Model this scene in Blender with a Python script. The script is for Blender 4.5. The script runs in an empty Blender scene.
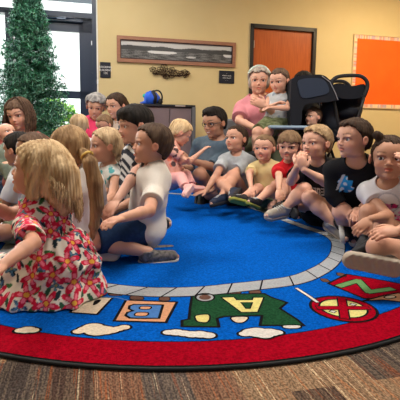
import bpy, math, random, numpy as np, openvdb
from mathutils import Vector, Matrix
from mathutils.bvhtree import BVHTree
random.seed(7); RNG = np.random.default_rng(7)
S = bpy.context.scene
C = S.collection

# ---------------------------------------------------------------- camera
F_PX, PY, PITCH, ROLL, CAM_H = 441.8, 181.5, .1155, .0138, .68
cam_data = bpy.data.cameras.new('camera'); cam = bpy.data.objects.new('camera', cam_data); C.objects.link(cam)
cam_data.sensor_width = 36; cam_data.lens = F_PX/400*36; cam_data.shift_y = -(200-PY)/400
cam_data.clip_start = .05
cam.matrix_world = Matrix.Translation((0, 0, CAM_H)) @ Matrix.Rotation(math.pi/2-PITCH, 4, 'X') @ Matrix.Rotation(ROLL, 4, 'Z')
S.camera = cam

def ray(px, py):
    a, b = px-200, py-PY
    cr, sr = math.cos(ROLL), math.sin(ROLL)
    X, Y = a*cr+b*sr, -a*sr+b*cr
    d = (X/F_PX, 1, -Y/F_PX); c, s = math.cos(PITCH), math.sin(PITCH)
    return np.array([d[0], d[1]*c+d[2]*s, -d[1]*s+d[2]*c])
CAM = np.array([0, 0, CAM_H])
def at(px, py, Y):
    D = ray(px, py); return CAM + D*(Y/D[1])
def gp(px, py, z=0.):
    D = ray(px, py); return CAM + D*((z-CAM_H)/D[2])

# ---------------------------------------------------------------- world, sun, lights, exposure
W_ANG, W_D = .2418, 6.2825
WU = np.array([math.cos(W_ANG), math.sin(W_ANG), 0]); WN = np.array([math.sin(W_ANG), -math.cos(W_ANG), 0])  # along, towards the room
def wall(u, z, out=0.):
    return np.array([0, W_D, 0]) + WU*u + WN*out + np.array([0, 0, z])
world = bpy.data.worlds.new('world'); S.world = world; world.use_nodes = True
bg = world.node_tree.nodes['Background']; bg.inputs[0].default_value = (.80, .90, 1, 1); bg.inputs[1].default_value = .28
def area(name, loc, target, sx, sy, power, col):
    l = bpy.data.lights.new(name, 'AREA'); l.shape = 'RECTANGLE'; l.size = sx; l.size_y = sy; l.energy = power; l.color = col
    o = bpy.data.objects.new(name, l); C.objects.link(o); o.location = loc
    o.rotation_euler = (Vector(target)-Vector(loc)).to_track_quat('-Z', 'Y').to_euler(); return o
area('daylight_through_glass', tuple(wall(-2.9, 1.4, .12)), tuple(wall(-2.4, .9, 3.)), 2.2, 2.2, 95, (.86, .94, 1))
sun_d = bpy.data.lights.new('sun', 'SUN'); sun_d.energy = 8.5; sun_d.angle = .01; sun_d.color = (1, .98, .94); sun_o = bpy.data.objects.new('sun', sun_d); C.objects.link(sun_o); sun_o.rotation_euler = Vector((.10, .48, -.87)).to_track_quat('-Z', 'Y').to_euler()
for i, (x, y, p, c_) in enumerate([(-1.2, 2.2, 48, (1, .96, .9)), (1.3, 2.2, 54, (1, .94, .86)), (-1.0, 4.6, 26, (1, .95, .86)), (2.9, 5.4, 70, (1, .76, .45))]):
    area('ceiling_lamp_light', (x, y, 2.93), (x, y, 0), 1.1, .55, p, c_)
S.view_settings.view_transform = 'Standard'; S.view_settings.look = 'None'
S.view_settings.exposure = .38; S.view_settings.gamma = 1; S.view_settings.use_curve_mapping = False
S.cycles.use_denoising = True
S.cycles.max_bounces = 6

# ---------------------------------------------------------------- materials
MATS = {}
def mat(name, col=(.5, .5, .5), rough=.7, metal=0., emit=0., bump=0., bscale=200., col2=None, nscale=30., spec=.3, vec=None, attr=None, trans=0.):
    if name in MATS: return MATS[name]
    m = bpy.data.materials.new(name); m.use_nodes = True; MATS[name] = m
    nt = m.node_tree; N = nt.nodes; L = nt.links; b = N['Principled BSDF']
    b.inputs['Base Color'].default_value = (*col, 1); b.inputs['Roughness'].default_value = rough
    b.inputs['Metallic'].default_value = metal; b.inputs['Specular IOR Level'].default_value = spec
    if trans: b.inputs['Transmission Weight'].default_value = trans
    if emit: b.inputs['Emission Color'].default_value = (*col, 1); b.inputs['Emission Strength'].default_value = emit
    tc = N.new('ShaderNodeTexCoord'); mp = N.new('ShaderNodeMapping'); L.new(tc.outputs['Object'], mp.inputs[0])
    if vec: mp.inputs['Scale'].default_value = vec
    src = None
    if attr:
        a = N.new('ShaderNodeAttribute'); a.attribute_name = attr; src = a.outputs['Color']
    if col2:
        n = N.new('ShaderNodeTexNoise'); n.inputs['Scale'].default_value = nscale; n.inputs['Detail'].default_value = 3
        r = N.new('ShaderNodeValToRGB'); r.color_ramp.elements[0].position = .35; r.color_ramp.elements[1].position = .65
        r.color_ramp.elements[0].color = (*col, 1); r.color_ramp.elements[1].color = (*col2, 1)
        L.new(mp.outputs[0], n.inputs['Vector']); L.new(n.outputs['Fac'], r.inputs[0]); src = r.outputs[0]
    if src is not None: L.new(src, b.inputs['Base Color'])
    if bump:
        n = N.new('ShaderNodeTexNoise'); n.inputs['Scale'].default_value = bscale; bp = N.new('ShaderNodeBump')
        bp.inputs['Strength'].default_value = bump; bp.inputs['Distance'].default_value = .01
        L.new(mp.outputs[0], n.inputs['Vector']); L.new(n.outputs['Fac'], bp.inputs['Height']); L.new(bp.outputs[0], b.inputs['Normal'])
    return m

# ---------------------------------------------------------------- mesh helpers
def nrm(v):
    v = np.asarray(v, float); n = np.linalg.norm(v); return v/n if n > 1e-9 else v
def frame_from(o, x, y, z, s=1.):
    M = Matrix.Identity(4)
    for i in range(3): M[i][0], M[i][1], M[i][2], M[i][3] = x[i]*s, y[i]*s, z[i]*s, o[i]
    return M
def link(name, me, parent=None, M=None):
    o = bpy.data.objects.new(name, me); C.objects.link(o)
    M = M if M is not None else (parent['_M'] if False else Matrix.Identity(4))
    if parent is not None:
        o.parent = parent; o.matrix_parent_inverse = Matrix.Identity(4)
        o.matrix_basis = WM[parent.name].inverted() @ M
    else: o.matrix_basis = M
    WM[o.name] = M.copy(); return o
WM = {}
def tag(o, label=None, cat=None, group=None, kind=None):
    if label: o['label'] = label
    if cat: o['category'] = cat
    if group: o['group'] = group
    if kind: o['kind'] = kind
    return o
def loc(v): return Matrix.Translation(Vector([float(a) for a in v]))
def mesh_np(name, V, Fs, mats, M, smooth=True, cols=None, fmat=None):
    """V world coordinates, stored in the frame M"""
    Mi = np.array(M.inverted()); V = np.asarray(V, float); V = V@Mi[:3, :3].T + Mi[:3, 3]
    me = bpy.data.meshes.new(name)
    if isinstance(Fs, np.ndarray):
        k = Fs.shape[1]; nf = len(Fs)
        me.vertices.add(len(V)); me.vertices.foreach_set('co', V.astype(np.float32).ravel())
        me.loops.add(nf*k); me.loops.foreach_set('vertex_index', Fs.astype(np.int32).ravel())
        me.polygons.add(nf); me.polygons.foreach_set('loop_start', np.arange(0, nf*k, k, dtype=np.int32))
        me.polygons.foreach_set('loop_total', np.full(nf, k, dtype=np.int32))
        me.update(calc_edges=True)
    else: me.from_pydata([tuple(v) for v in V], [], Fs); me.update()
    for m in (mats if isinstance(mats, (list, tuple)) else [mats]): me.materials.append(m)
    if smooth: me.polygons.foreach_set('use_smooth', np.ones(len(me.polygons), bool))
    if fmat is not None: me.polygons.foreach_set('material_index', np.asarray(fmat, dtype=np.int32))
    if cols is not None:
        a = me.color_attributes.new('Col', 'FLOAT_COLOR', 'POINT')
        a.data.foreach_set('color', np.c_[cols, np.ones(len(cols))].astype(np.float32).ravel())
    return me
class MB:
    """collects boxes, tubes, rings; builds one mesh"""
    def __init__(s): s.V = []; s.F = []; s.m = []; s.n = 0
    def add(s, V, F, mi=0):
        V = [np.asarray(v, float) for v in V]
        s.V += V; s.F += [tuple(i+s.n for i in f) for f in F]; s.m += [mi]*len(F); s.n += len(V); return s
    def box(s, c, half, R=None, mi=0, bev=0.):
        R = np.eye(3) if R is None else np.array(R)   # columns = axes
        c = np.asarray(c, float); h = np.array(half, float)
        if bev <= 0:
            P = [c+R@(h*np.array([x, y, z])) for z in (-1, 1) for y in (-1, 1) for x in (-1, 1)]
            return s.add(P, [(0, 2, 3, 1), (4, 5, 7, 6), (0, 1, 5, 4), (2, 6, 7, 3), (0, 4, 6, 2), (1, 3, 7, 5)], mi)
        b = min(bev, h.min()*.95); P = []; F = []   # rounded along z outline plus bevelled caps
        out = []
        for zz, ins in ((-1, b), (-1, 0), (1, 0), (1, b)):
            z = zz*(h[2]-(0 if ins else b)); ring = []
            hx, hy = h[0]-ins, h[1]-ins
            for sx, sy, a0 in ((1, 1, 0), (-1, 1, 90), (-1, -1, 180), (1, -1, 270)):
                for a in (0, 45, 90):
                    t = math.radians(a0+a); rr = b*(.999 if ins == 0 else .4)
                    ring.append(c+R@np.array([sx*(hx-rr)+rr*math.cos(t), sy*(hy-rr)+rr*math.sin(t), z]))
            out.append(ring)
        for r in out: P += r
        for k in range(3):
            for i in range(12): j = (i+1) % 12; F.append((k*12+i, k*12+j, k*12+12+j, k*12+12+i))
        F.append(tuple(range(11, -1, -1))); F.append(tuple(range(36, 48)))
        return s.add(P, F, mi)
    def tube(s, pts, r, seg=8, mi=0, closed=False):
        pts = [np.asarray(p, float) for p in pts]; n = len(pts)
        rr = [r]*n if np.isscalar(r) else list(r); P = []; F = []
        up = None
        for i, p in enumerate(pts):
            t = nrm(pts[(i+1) % n if closed else min(i+1, n-1)]-pts[i-1 if (closed or i) else 0])
            if up is None: up = nrm(np.cross(t, [0.3, .5, .8]))
            up = nrm(up-t*np.dot(up, t)); w = np.cross(t, up)
            for k in range(seg):
                a = 2*math.pi*k/seg; P.append(p+rr[i]*(math.cos(a)*up+math.sin(a)*w))
        for i in range(n if closed else n-1):
            j = (i+1) % n
            for k in range(seg): l = (k+1) % seg; F.append((i*seg+k, i*seg+l, j*seg+l, j*seg+k))
        if not closed: F.append(tuple(range(seg-1, -1, -1))); F.append(tuple((n-1)*seg+k for k in range(seg)))
        return s.add(P, F, mi)
    def ball(s, c, r, R=None, mi=0, nu=12, nv=8):
        c = np.asarray(c, float); r = np.array([r]*3 if np.isscalar(r) else r, float); R = np.eye(3) if R is None else np.array(R)
        P = [c+R@(r*np.array([0, 0, 1]))]; F = []
        for i in range(1, nv):
            th = math.pi*i/nv
            for k in range(nu): a = 2*math.pi*k/nu; P.append(c+R@(r*np.array([math.sin(th)*math.cos(a), math.sin(th)*math.sin(a), math.cos(th)])))
        P.append(c+R@(r*np.array([0, 0, -1])))
        for k in range(nu):
            F.append((0, 1+k, 1+(k+1) % nu)); b = 1+(nv-2)*nu; F.append((len(P)-1, b+(k+1) % nu, b+k))
        for i in range(nv-2):
            for k in range(nu): a = 1+i*nu+k; b = 1+i*nu+(k+1) % nu; F.append((a, a+nu, b+nu, b))
        return s.add(P, F, mi)
    def prism(s, poly, z0, z1, mi=0):
        n = len(poly); P = [np.array([*p[:2], z0]) for p in poly]+[np.array([*p[:2], z1]) for p in poly]
        F = [tuple(range(n-1, -1, -1)), tuple(range(n, 2*n))]+[(i, (i+1) % n, n+(i+1) % n, n+i) for i in range(n)]
        return s.add(P, F, mi)
    def build(s, name, mats, parent=None, M=None, smooth=False):
        M = M if M is not None else (WM[parent.name] if parent is not None else loc(s.base()))
        me = mesh_np(name, np.array(s.V), s.F, mats, M, smooth=smooth, fmat=s.m)
        return link(name, me, parent, M)
    def base(s):
        V = np.array(s.V); return [(V[:, 0].min()+V[:, 0].max())/2, (V[:, 1].min()+V[:, 1].max())/2, V[:, 2].min()]
def empty(name, p, parent=None):
    return link(name, None, parent, loc(p))

# ---------------------------------------------------------------- signed-distance modelling
def smin(a, b, k):
    h = np.clip(.5+.5*(b-a)/k, 0, 1); return b*(1-h)+a*h-k*h*(1-h)
class Field:
    def __init__(s, lo, hi, vox):
        s.lo = np.asarray(lo, np.float32); s.vox = vox
        s.n = np.ceil((np.asarray(hi)-s.lo)/vox).astype(int)+1
        s.ax = [s.lo[i]+vox*np.arange(s.n[i], dtype=np.float32) for i in range(3)]
        s.D = np.full(tuple(s.n), .05, np.float32)
    def sl(s, lo, hi):
        out = []
        for i in range(3):
            a = int(max(0, math.floor((lo[i]-s.lo[i])/s.vox))); b = int(min(s.n[i], math.ceil((hi[i]-s.lo[i])/s.vox)+1)); out.append(slice(a, max(a, b)))
        return tuple(out)
    def pts(s, sl):
        X, Y, Z = np.meshgrid(s.ax[0][sl[0]], s.ax[1][sl[1]], s.ax[2][sl[2]], indexing='ij'); return np.stack([X, Y, Z], -1)
    def op(s, fn, lo, hi, k=.01, mode='u'):
        pad = k+s.vox*2+.004
        sl = s.sl(np.asarray(lo)-pad, np.asarray(hi)+pad)
        if any(q.stop <= q.start for q in sl): return
        d = fn(s.pts(sl)).astype(np.float32); D = s.D[sl]
        if mode == 'u': s.D[sl] = smin(D, d, k)
        elif mode == 's': s.D[sl] = -smin(-D, d, k)
        else: s.D[sl] = np.maximum(D, d)
    def cap(s, a, b, ra, rb, k=.01, mode='u', A=None):
        """tapered capsule; A optional 3x3 inverse-scale matrix for flattened sections"""
        a = np.asarray(a, float); b = np.asarray(b, float); R = max(ra, rb)*(1 if A is None else 1.5)
        def fn(P):
            p = P-a; ba = b-a
            if A is not None: p = p@A.T; ba = A@ba
            t = np.clip((p@ba)/max(ba@ba, 1e-9), 0, 1)
            return np.sqrt(((p-t[..., None]*ba)**2).sum(-1))-(ra+(rb-ra)*t)
        s.op(fn, np.minimum(a, b)-R, np.maximum(a, b)+R, k, mode)
    def ell(s, c, r, R=None, k=.01, mode='u'):
        c = np.asarray(c, float); r = np.asarray(r, float); R = np.eye(3) if R is None else np.asarray(R); m = max(r)
        def fn(P):
            q = (P-c)@R; k0 = np.sqrt(((q/r)**2).sum(-1)); k1 = np.sqrt(((q/r**2)**2).sum(-1))+1e-9
            return k0*(k0-1)/k1
        s.op(fn, c-m, c+m, k, mode)
    def disp(s, fn):
        sl = s.sl(s.lo, s.lo+s.n*s.vox); m = np.abs(s.D) < .03
        P = s.pts(sl)[m]; s.D[m] += fn(P)
    def mesh(s, name, mats, M, cols=None):
        g = openvdb.FloatGrid(.05)
        D = np.clip(s.D, -.05, .05).astype(np.float32)
        D[0] = D[-1] = .05; D[:, 0] = D[:, -1] = .05; D[:, :, 0] = D[:, :, -1] = .05
        g.copyFromArray(D); V, Q = g.convertToQuads(0.)
        V = V*s.vox+s.lo; Q = Q[:, ::-1]
        c = cols(V) if cols else None
        return mesh_np(name, V, np.ascontiguousarray(Q), mats, M, True, c), V, Q
def folds(amp, freq, seed):
    r = np.random.default_rng(seed); K = r.normal(size=(5, 3))*freq; ph = r.uniform(0, 6.3, 5)
    def fn(P):
        return amp*(np.sin(P@K.T+ph+1.5*np.sin(P@K[::-1].T*.6+ph)).mean(-1)*1.8)
    return fn

# ---------------------------------------------------------------- people
SKIN = {'fair': (.66, .36, .25), 'light': (.56, .29, .19), 'tan': (.46, .235, .145), 'brown': (.27, .125, .07), 'deep': (.17, .07, .038)}
def skin_mat():
    return mat('skin', rough=.5, spec=.35, attr='Col', bump=.05, bscale=300)
def hair_mat(name, c1, c2, sc=34.):
    m = mat(name, c1, rough=.7, spec=.12, col2=c2, nscale=sc, vec=(1, 1, .16), bump=.35, bscale=80)
    return m
def cross(a, b): return np.cross(a, b)
def yl_table(kind):
    if kind == 'short': return [(-1, -2), (-.30, -2), (-.26, -.34), (-.12, -.16), (-.06, -.03), (.08, .02), (.17, .07), (.26, .18), (.31, .28), (.36, .5), (1, 2)]
    if kind == 'fringe': return [(-1, -2), (-.30, -2), (-.26, -.34), (-.12, -.17), (-.08, -.02), (.05, .06), (.12, .20), (.17, .5), (.33, .8), (1, 2)]
    if kind == 'back': return [(-1, -2), (-.36, -2), (-.30, -.28), (-.10, -.12), (.0, .06), (.15, .17), (.26, .26), (.33, .36), (.42, .9), (1, 2)]
    if kind == 'long': return [(-1, -.05), (-.3, -.02), (-.10, .08), (.05, .18), (.20, .24), (.28, .40), (.36, .9), (1, 2)]
def person(label, head, hh, face, pel, q, body, skin='light', hair=None, arms=None, legs=None, top=None, bottom=None, shoes=None,
           group=None, vox=.005, roll=0., sup=None, gaze=None, mouth='closed', lean_n=None, adult=False, seed=0, fat=1., glasses=None, skirt=None, hands=None,
           brow=None, watch=None, iris=(.07, .035, .02), cat='person', band=None, logo=None, name='person', nodress=False, toe=None, sitz=.075, eyes=True):
    head = np.asarray(head, float) if len(head) == 3 and isinstance(head, np.ndarray) else at(*head)
    Hc = head; hf = nrm(face); hu = np.array([0, 0, 1.]); hr = nrm(cross(hf, hu)); hu = nrm(cross(hr, hf))
    if roll: hr, hu = nrm(hr*math.cos(roll)+hu*math.sin(roll)), nrm(hu*math.cos(roll)-hr*math.sin(roll))
    HR = np.stack([hr, hf, hu], 1)
    HL = lambda x, y, z: Hc+HR@(np.array([x, y, z])*hh)
    if isinstance(pel, np.ndarray): P0 = pel
    else: g = at(pel[0], 200, pel[1]); P0 = np.array([g[0], pel[1], (pel[2] if len(pel) > 2 else .012)+sitz*q])
    N = HL(0, -.16, -.53) if lean_n is None else lean_n
    bf = nrm(np.array([body[0], body[1], 0.])); u = nrm(N-P0); f = nrm(bf-u*(bf@u)); r = cross(f, u); R = np.stack([r, f, u], 1)
    BL = lambda x, y, z: P0+R@(np.array([x, y, z])*q)
    TL = np.linalg.norm(N-P0)
    sw = (.104 if not adult else .115)*q*(.95+.05*fat); hw = .05*q
    sh = {'L': N-u*.062*q-r*sw, 'R': N-u*.062*q+r*sw}; hip = {'L': P0-r*hw, 'R': P0+r*hw}
    flo = np.array([bf[0], bf[1], 0]); rlo = np.array([bf[1], -bf[0], 0])
    GL = lambda x, y, z: np.array([P0[0], P0[1], 0])+(rlo*x+flo*y)*q+np.array([0, 0, P0[2]-sitz*q+z*q])
    def solve(A, sp, Ln, rad):
        if isinstance(sp, np.ndarray): return sp
        if sp[0] == 'l': return GL(*sp[1:])
        D = ray(sp[0], sp[1])
        if len(sp) > 2 and not isinstance(sp[2], str): return at(*sp)
        m = sp[2] if len(sp) > 2 else 'n'
        if m == 'g': return gp(sp[0], sp[1], .012+rad)
        b = D@(CAM-A); c = (CAM-A)@(CAM-A)-Ln*Ln; aa = D@D; disc = b*b-aa*c
        t = -b/aa if disc < 0 else (-b-math.sqrt(disc))/aa if m == 'n' else (-b+math.sqrt(disc))/aa
        P = CAM+D*t
        if P[2] < rad+.012: P = gp(sp[0], sp[1], .012+rad); 
        v = P-A; l = np.linalg.norm(v)
        if l > 1.3*Ln: P = A+v/l*1.3*Ln
        if P[2] < rad+.012: P[2] = rad+.012
        return P
    arms = arms or {}; legs = legs or {}; hands = hands or {}; toe = toe or {}
    LK, LS, LA, LF = .265*q, .25*q, .185*q, .165*q
    J = {}
    for s, sg in (('L', -1), ('R', 1)):
        a = arms.get(s)
        if a is None or a[0][0] == 'l' if not isinstance(a and a[0], np.ndarray) else False:
            e_ = sh[s]+nrm(-u*.92+r*sg*.28+f*.22)*LA; w_ = e_+nrm(f*.85-u*.3-r*sg*.42)*LF; a = [e_, w_] if a is None or a[1][0] == 'l' else [e_, a[1]]
        E_ = solve(sh[s], a[0], LA, .026*q); W_ = solve(E_, a[1], LF, .02*q); J['a'+s] = (sh[s], E_, W_)
        l = legs.get(s, 'cross')
        if l == 'cross': l = [('l', sg*.21, .17, .095), ('l', -sg*.03, .20+.03*sg, .045)]
        if l == 'kneel': l = [('l', sg*.07, .25, .05), ('l', sg*.07, .0, .04)]
        if l == 'stand': l = [('l', sg*.06, .03, -.17), ('l', sg*.06, .0, -.40)]
        if l == 'chair': l = [('l', sg*.07, .28, .06), ('l', sg*.07, .28, -.21)]
        K_ = solve(hip[s], l[0], LK, .045*q); A_ = solve(K_, l[1], LS, .035*q); J['l'+s] = (hip[s], K_, A_)
    allp = [P0, N, Hc]+[p for v in J.values() for p in v]
    mn = np.min(allp, 0)-np.array([.2, .2, .14])*max(q, .8)*(1 if not adult else .8); mx = np.max(allp, 0)+np.array([.2, .2, .18])*max(q, .8)*(1 if not adult else .8)
    G = Field(mn, mx, vox)
    # torso
    A = R@np.diag([.86, 1.18/fat**.5, 1.])@R.T
    M1 = P0+u*TL*.38+f*.012*q*fat; C1 = P0+u*TL*.78
    def torso(G, o, k=.03):
        G.cap(P0-r*.035*q, P0+r*.035*q, .078*q*fat+o, .078*q*fat+o, k, A=A)
        G.cap(P0+u*.02*q, M1, .076*q*fat+o, .080*q*fat+o, k, A=A)
        G.cap(M1, C1, .080*q*fat+o, .084*q+o, k, A=A)
        G.cap(sh['L']+r*.02*q, sh['R']-r*.02*q, .036*q+o, .036*q+o, k)
        for s_ in 'LR': G.cap(N-u*.02*q, sh[s_], .032*q+o, .030*q+o, k)
        G.cap(C1, N-u*.02*q, .07*q+o, .04*q+o, k, A=A)
        if adult == 'f':
            for sg in (-1, 1): G.ell(C1+f*.06*q+r*sg*.045*q-u*.03*q, [.05*q+o]*3, k=.03)
    torso(G, 0.)
    G.cap(N-u*.03*q, HL(0, -.14, -.2), .033*q if not adult else .036*q, .033*q if not adult else .036*q, .02)
    # arms and hands
    HD = {}
    for s, sg in (('L', -1), ('R', 1)):
        S_, E_, W_ = J['a'+s]
        G.cap(S_, E_, .031*q, .025*q, .018); G.cap(E_, E_+(W_-E_)*.35, .025*q, .0245*q, .01); G.cap(E_+(W_-E_)*.3, W_, .0245*q, .0165*q, .008)
        hs = hands.get(s, {}); d = nrm(hs['d']) if 'd' in hs else nrm(W_-E_)
        n = np.asarray(hs.get('n', (0, 0, -1.)), float); n = nrm(n-d*(n@d))
        if np.linalg.norm(n) < .5: n = nrm(cross(d, [1, 0, 0]))
        T = cross(d, n)*(1 if s == 'R' else -1); cu = hs.get('curl', .35); qq = q*hs.get('s', 1.)
        Rh = np.stack([T, d, n], 1)
        G.ell(W_+d*.034*qq, [.026*qq, .038*qq, .0125*qq], Rh, .006)
        for i, (off, ln) in enumerate(((.0195, .042), (.0068, .05), (-.0062, .047), (-.0185, .036))):
            a0 = W_+d*.055*qq+T*off*qq; sp = T*(off*.35)
            d1 = nrm(d*math.cos(cu*.9)+n*math.sin(cu*.9)+sp*6); d2 = nrm(d*math.cos(cu*2.2)+n*math.sin(cu*2.2)+sp*5)
            b0 = a0+d1*ln*.5*qq; G.cap(a0-d*.012*qq, b0, .0072*qq, .0066*qq, .0025); G.cap(b0, b0+d2*ln*.5*qq, .0066*qq, .0056*qq, .0025)
        t0 = W_+d*.018*qq+T*.02*qq; t1 = t0+nrm(d*.75+T*.7+n*.35)*.028*qq; G.cap(t0, t1, .0092*qq, .0078*qq, .004); G.cap(t1, t1+nrm(d+T*.15+n*.3)*.022*qq, .0078*qq, .006*qq, .003)
        HD[s] = (W_, d, n, T)
    # legs
    FT = {}
    for s, sg in (('L', -1), ('R', 1)):
        H_, K_, A_ = J['l'+s]
        G.cap(H_, K_, .062*q, .042*q, .025); G.ell(K_, [.043*q]*3, k=.015); G.cap(K_, K_+(A_-K_)*.4, .038*q, .040*q, .012); G.cap(K_+(A_-K_)*.35, A_, .040*q, .023*q, .015)
        sd = nrm(A_-K_)
        if s in toe: t = toe[s]; t = (t-A_) if isinstance(t, np.ndarray) else (at(*t)-A_); t = nrm(t)
        else:
            t = nrm(rlo*sg*.5+flo*.6+np.array([0, 0, -.1])); 
            if legs.get(s) == 'kneel': t = nrm(-flo+np.array([0, 0, -.05])+rlo*sg*.3)
            t = nrm(t-sd*(t@sd)*.7)
        su = nrm(-sd-t*((-sd)@t)); 
        if np.linalg.norm(su) < .5: su = nrm(cross(rlo, t))
        if sup and s in sup: su = nrm(np.array(sup[s])-t*(np.array(sup[s])@t))
        FT[s] = (A_, t, su); heel = A_-su*.028*q-t*.015*q; ball = heel+t*.115*q-su*.002*q
        G.cap(A_, heel, .024*q, .024*q, .01); G.cap(heel, ball, .022*q, .018*q, .012); G.cap(ball-su*.004*q, ball+t*.03*q-su*.006*q, .016*q, .012*q, .01)
    # head
    w = 1. if adult else 1.05; ez = .0 if adult else -.035
    def E(c, rr, k=.03, mode='u', both=False):
        for sx in ((-1, 1) if both else (1,)):
            G.ell(HL(c[0]*sx*w, c[1], c[2]), [rr[0]*hh*w, rr[1]*hh, rr[2]*hh], HR, k*hh, mode)
    E((0, -.06, .12), (.355, .43, .38)); E((0, .06, -.15), (.28, .30, .31), .08); E((0, .15, .13), (.28, .235, .25), .08)
    E((.155, .185, -.15), (.125, .125, .13) if not adult else (.105, .12, .12), .07, both=True)
    E((0, .235, -.40), (.10, .10, .085), .06); E((.13, .02, -.33), (.12, .2, .11), .08, both=True)
    E((.15, .35, .015+ez), (.088, .055, .050), .03, 's', True)
    E((.15, .315, .085+ez), (.10, .045, .03), .04, both=True)
    G.cap(HL(0, .33, .04+ez), HL(0, .41 if adult else .395, -.115+ez*.7), .024*hh, (.044 if adult else .040)*hh, .03*hh); E((.044, .375, -.135+ez*.7), (.032, .038, .026), .02, both=True)
    E((0, .345, -.222), (.085, .045, .024), .03); E((0, .335, -.30), (.07, .045, .028), .03)
    if mouth == 'closed': E((0, .40, -.262), (.10, .035, .009), .012, 's')
    else: E((0, .40, -.265), (.08, .05, .028 if mouth == 'open' else .02), .02, 's')
    E((.385, -.05, -.03), (.04, .085, .115), .03, both=True); E((.425, -.035, -.02), (.03, .05, .075), .02, 's', True)
    SC = np.array(SKIN[skin]); hc = np.array(hair['c'][0]) if hair else SC*.5; bc = np.array(brow) if brow is not None else (hc*.6+SC*.15)
    HRi = HR/hh
    def hl(V): return (V-Hc)@HRi
    def cols(V):
        p = hl(V); p[:, 0] /= w; x, y, z = np.abs(p[:, 0]), p[:, 1], p[:, 2]
        c = np.tile(SC, (len(V), 1))
        def mix(m, col): 
            m = np.clip(m, 0, 1)[:, None]; c[:] = c*(1-m)+np.asarray(col)*m
        fr = (y > .12)
        mix(.45*np.exp(-(((x-.18)/.09)**2+((z+.14)/.08)**2))*fr, SC*[1.15, .72, .70])
        mix(.22*np.exp(-((x/.06)**2+((z+.11)/.06)**2))*(y > .3), SC*[1.1, .75, .7])
        near = (np.abs(p[:, 0]) < .6) & (np.abs(z) < .6) & (y < .6) & (y > -.6)
        zl = -.265+(.35*x*x if mouth != 'closed' else 0)
        mix(1.3*(1-((x/.10)**2+((z-zl)/.043)**2))*(y > .26)*near*3, SC*np.array([.95, .50, .48]))
        if mouth != 'closed': mix((((x/.075)**2+((z-zl)/.018)**2) < 1)*(y > .22)*near*1., (.75, .70, .65) if mouth == 'smile' else (.06, .02, .02))
        else: mix((((x/.095)**2+((z-zl)/.008)**2) < 1)*(y > .22)*near*.75, SC*.25)
        ee = ((x-.15)/.088)**2+((z-.012-ez)/.055)**2
        mix(.62*((ee > .8) & (ee < 1.4) & (z > .018+ez) & (y > .15) & near), SC*.14)
        mix(.35*((ee < 1.5) & (y > .15) & near), SC*[.75, .6, .6])
        zb = .112+ez*.6+.03*np.sin(np.clip((x-.06)/.2, 0, 1)*2.4)
        mix((.8 if adult else .6)*((np.abs(z-zb) < .017) & (x > .06) & (x < .245) & (y > .15) & near), bc)
        mix(.5*((x > .36) & near & (np.abs(z+.02) < .12) & (y < .1)), SC*[1.05, .68, .62])
        for s in 'LR':
            for Pj, rad in ((J['l'+s][1], .04*q), (J['a'+s][1], .03*q)):
                mix(.35*np.exp(-((V-Pj)**2).sum(1)/rad**2), SC*[1.08, .75, .7])
            mix(.35*np.clip(1-np.linalg.norm(V-(HD[s][0]+HD[s][1]*.07*q), axis=1)/(.05*q), 0, 1), SC*[1.05, .75, .7])
        return c
    base = loc([P0[0], P0[1], max(0.012, P0[2]-.08*q)])
    me, V, Q = G.mesh(name, skin_mat(), base, cols)
    o = link(name, me, None, base); tag(o, label, cat, group)
    HM = frame_from(Hc, hr, hf, hu)
    # eyes
    gz = nrm(gaze) if gaze is not None else hf
    if eyes:
      for sx in (-1, 1):
        mb = MB(); c = HL(sx*.15*w, .262, .012+ez); g = nrm(gz*.8+hf*.4); a = nrm(cross(g, hu)); Rg = np.stack([a, cross(g, a), g], 1)
        mb.ball(c, .068*hh, Rg, nu=16, nv=16)
        Vv = np.array(mb.V)
        mi = []
        for fc in mb.F:
            d = nrm(Vv[list(fc)].mean(0)-c)@g; mi.append(2 if d > .955 else 1 if d > .80 else 0)
        mb.m = mi
        im = mat('iris_%d' % int(iris[0]*1000), iris, .2, spec=.6)
        mb.build('eye', [mat('eye_white', (.72, .70, .68), .2, spec=.6), im, mat('pupil', (.006, .006, .006), .1, spec=.7)], o, smooth=True)
    # ---- hair
    if hair:
        kind = hair['k']; th = hair.get('t', .045); hmn = Hc-hh*.95; hmx = Hc+hh*.95
        drop = hair.get('drop', 0)
        if drop: hmn = hmn-np.array([0, 0, drop]); 
        for e in hair.get('tail', []): hmn = np.minimum(hmn, np.asarray(e)-.07); hmx = np.maximum(hmx, np.asarray(e)+.07)
        H = Field(hmn, hmx, vox*.9)
        def HE(c, rr, k=.03, mode='u'): H.ell(HL(*c), np.array(rr)*hh*np.array([w, 1, 1]), HR, k*hh, mode)
        HE((0, -.065, .125), (.355+th, .435+th, .385+th)); HE((0, .13, .19), (.27+th, .22+th, .20+th), .08)
        HE((0, -.16, -.1), (.29+th*(.35 if kind in ('short', 'fringe') else 1), .30+th*(.5 if kind in ('short', 'fringe') else 1), .26+th), .1)
        if kind in ('long',): 
            for sx in (-1, 1): H.cap(HL(sx*.3, -.08, .1), HL(sx*.33, -.12, -.35), .14*hh, .13*hh, .08*hh)
            if hair.get('bangs'): HE((0, .24, .25), (.26, .16, .13), .05)
        vol = hair.get('vol')
        if vol: 
            for c, rr in vol: HE(c, rr, .05)
        tb = yl_table('fringe' if kind == 'fringe' else 'back' if kind == 'back' else 'long' if kind == 'long' else 'short'); dz = hair.get('dz', 0.)
        zz = np.array([a for a, b in tb]); yy = np.array([b for a, b in tb]); fs = folds(.012*hair.get('rough', 1.), 16, seed)
        zz = zz+np.where(zz > .1, dz, 0)
        if hair.get('noear'): yy = np.where((zz > -.31) & (zz < .1), np.maximum(yy, .10), yy)
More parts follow.
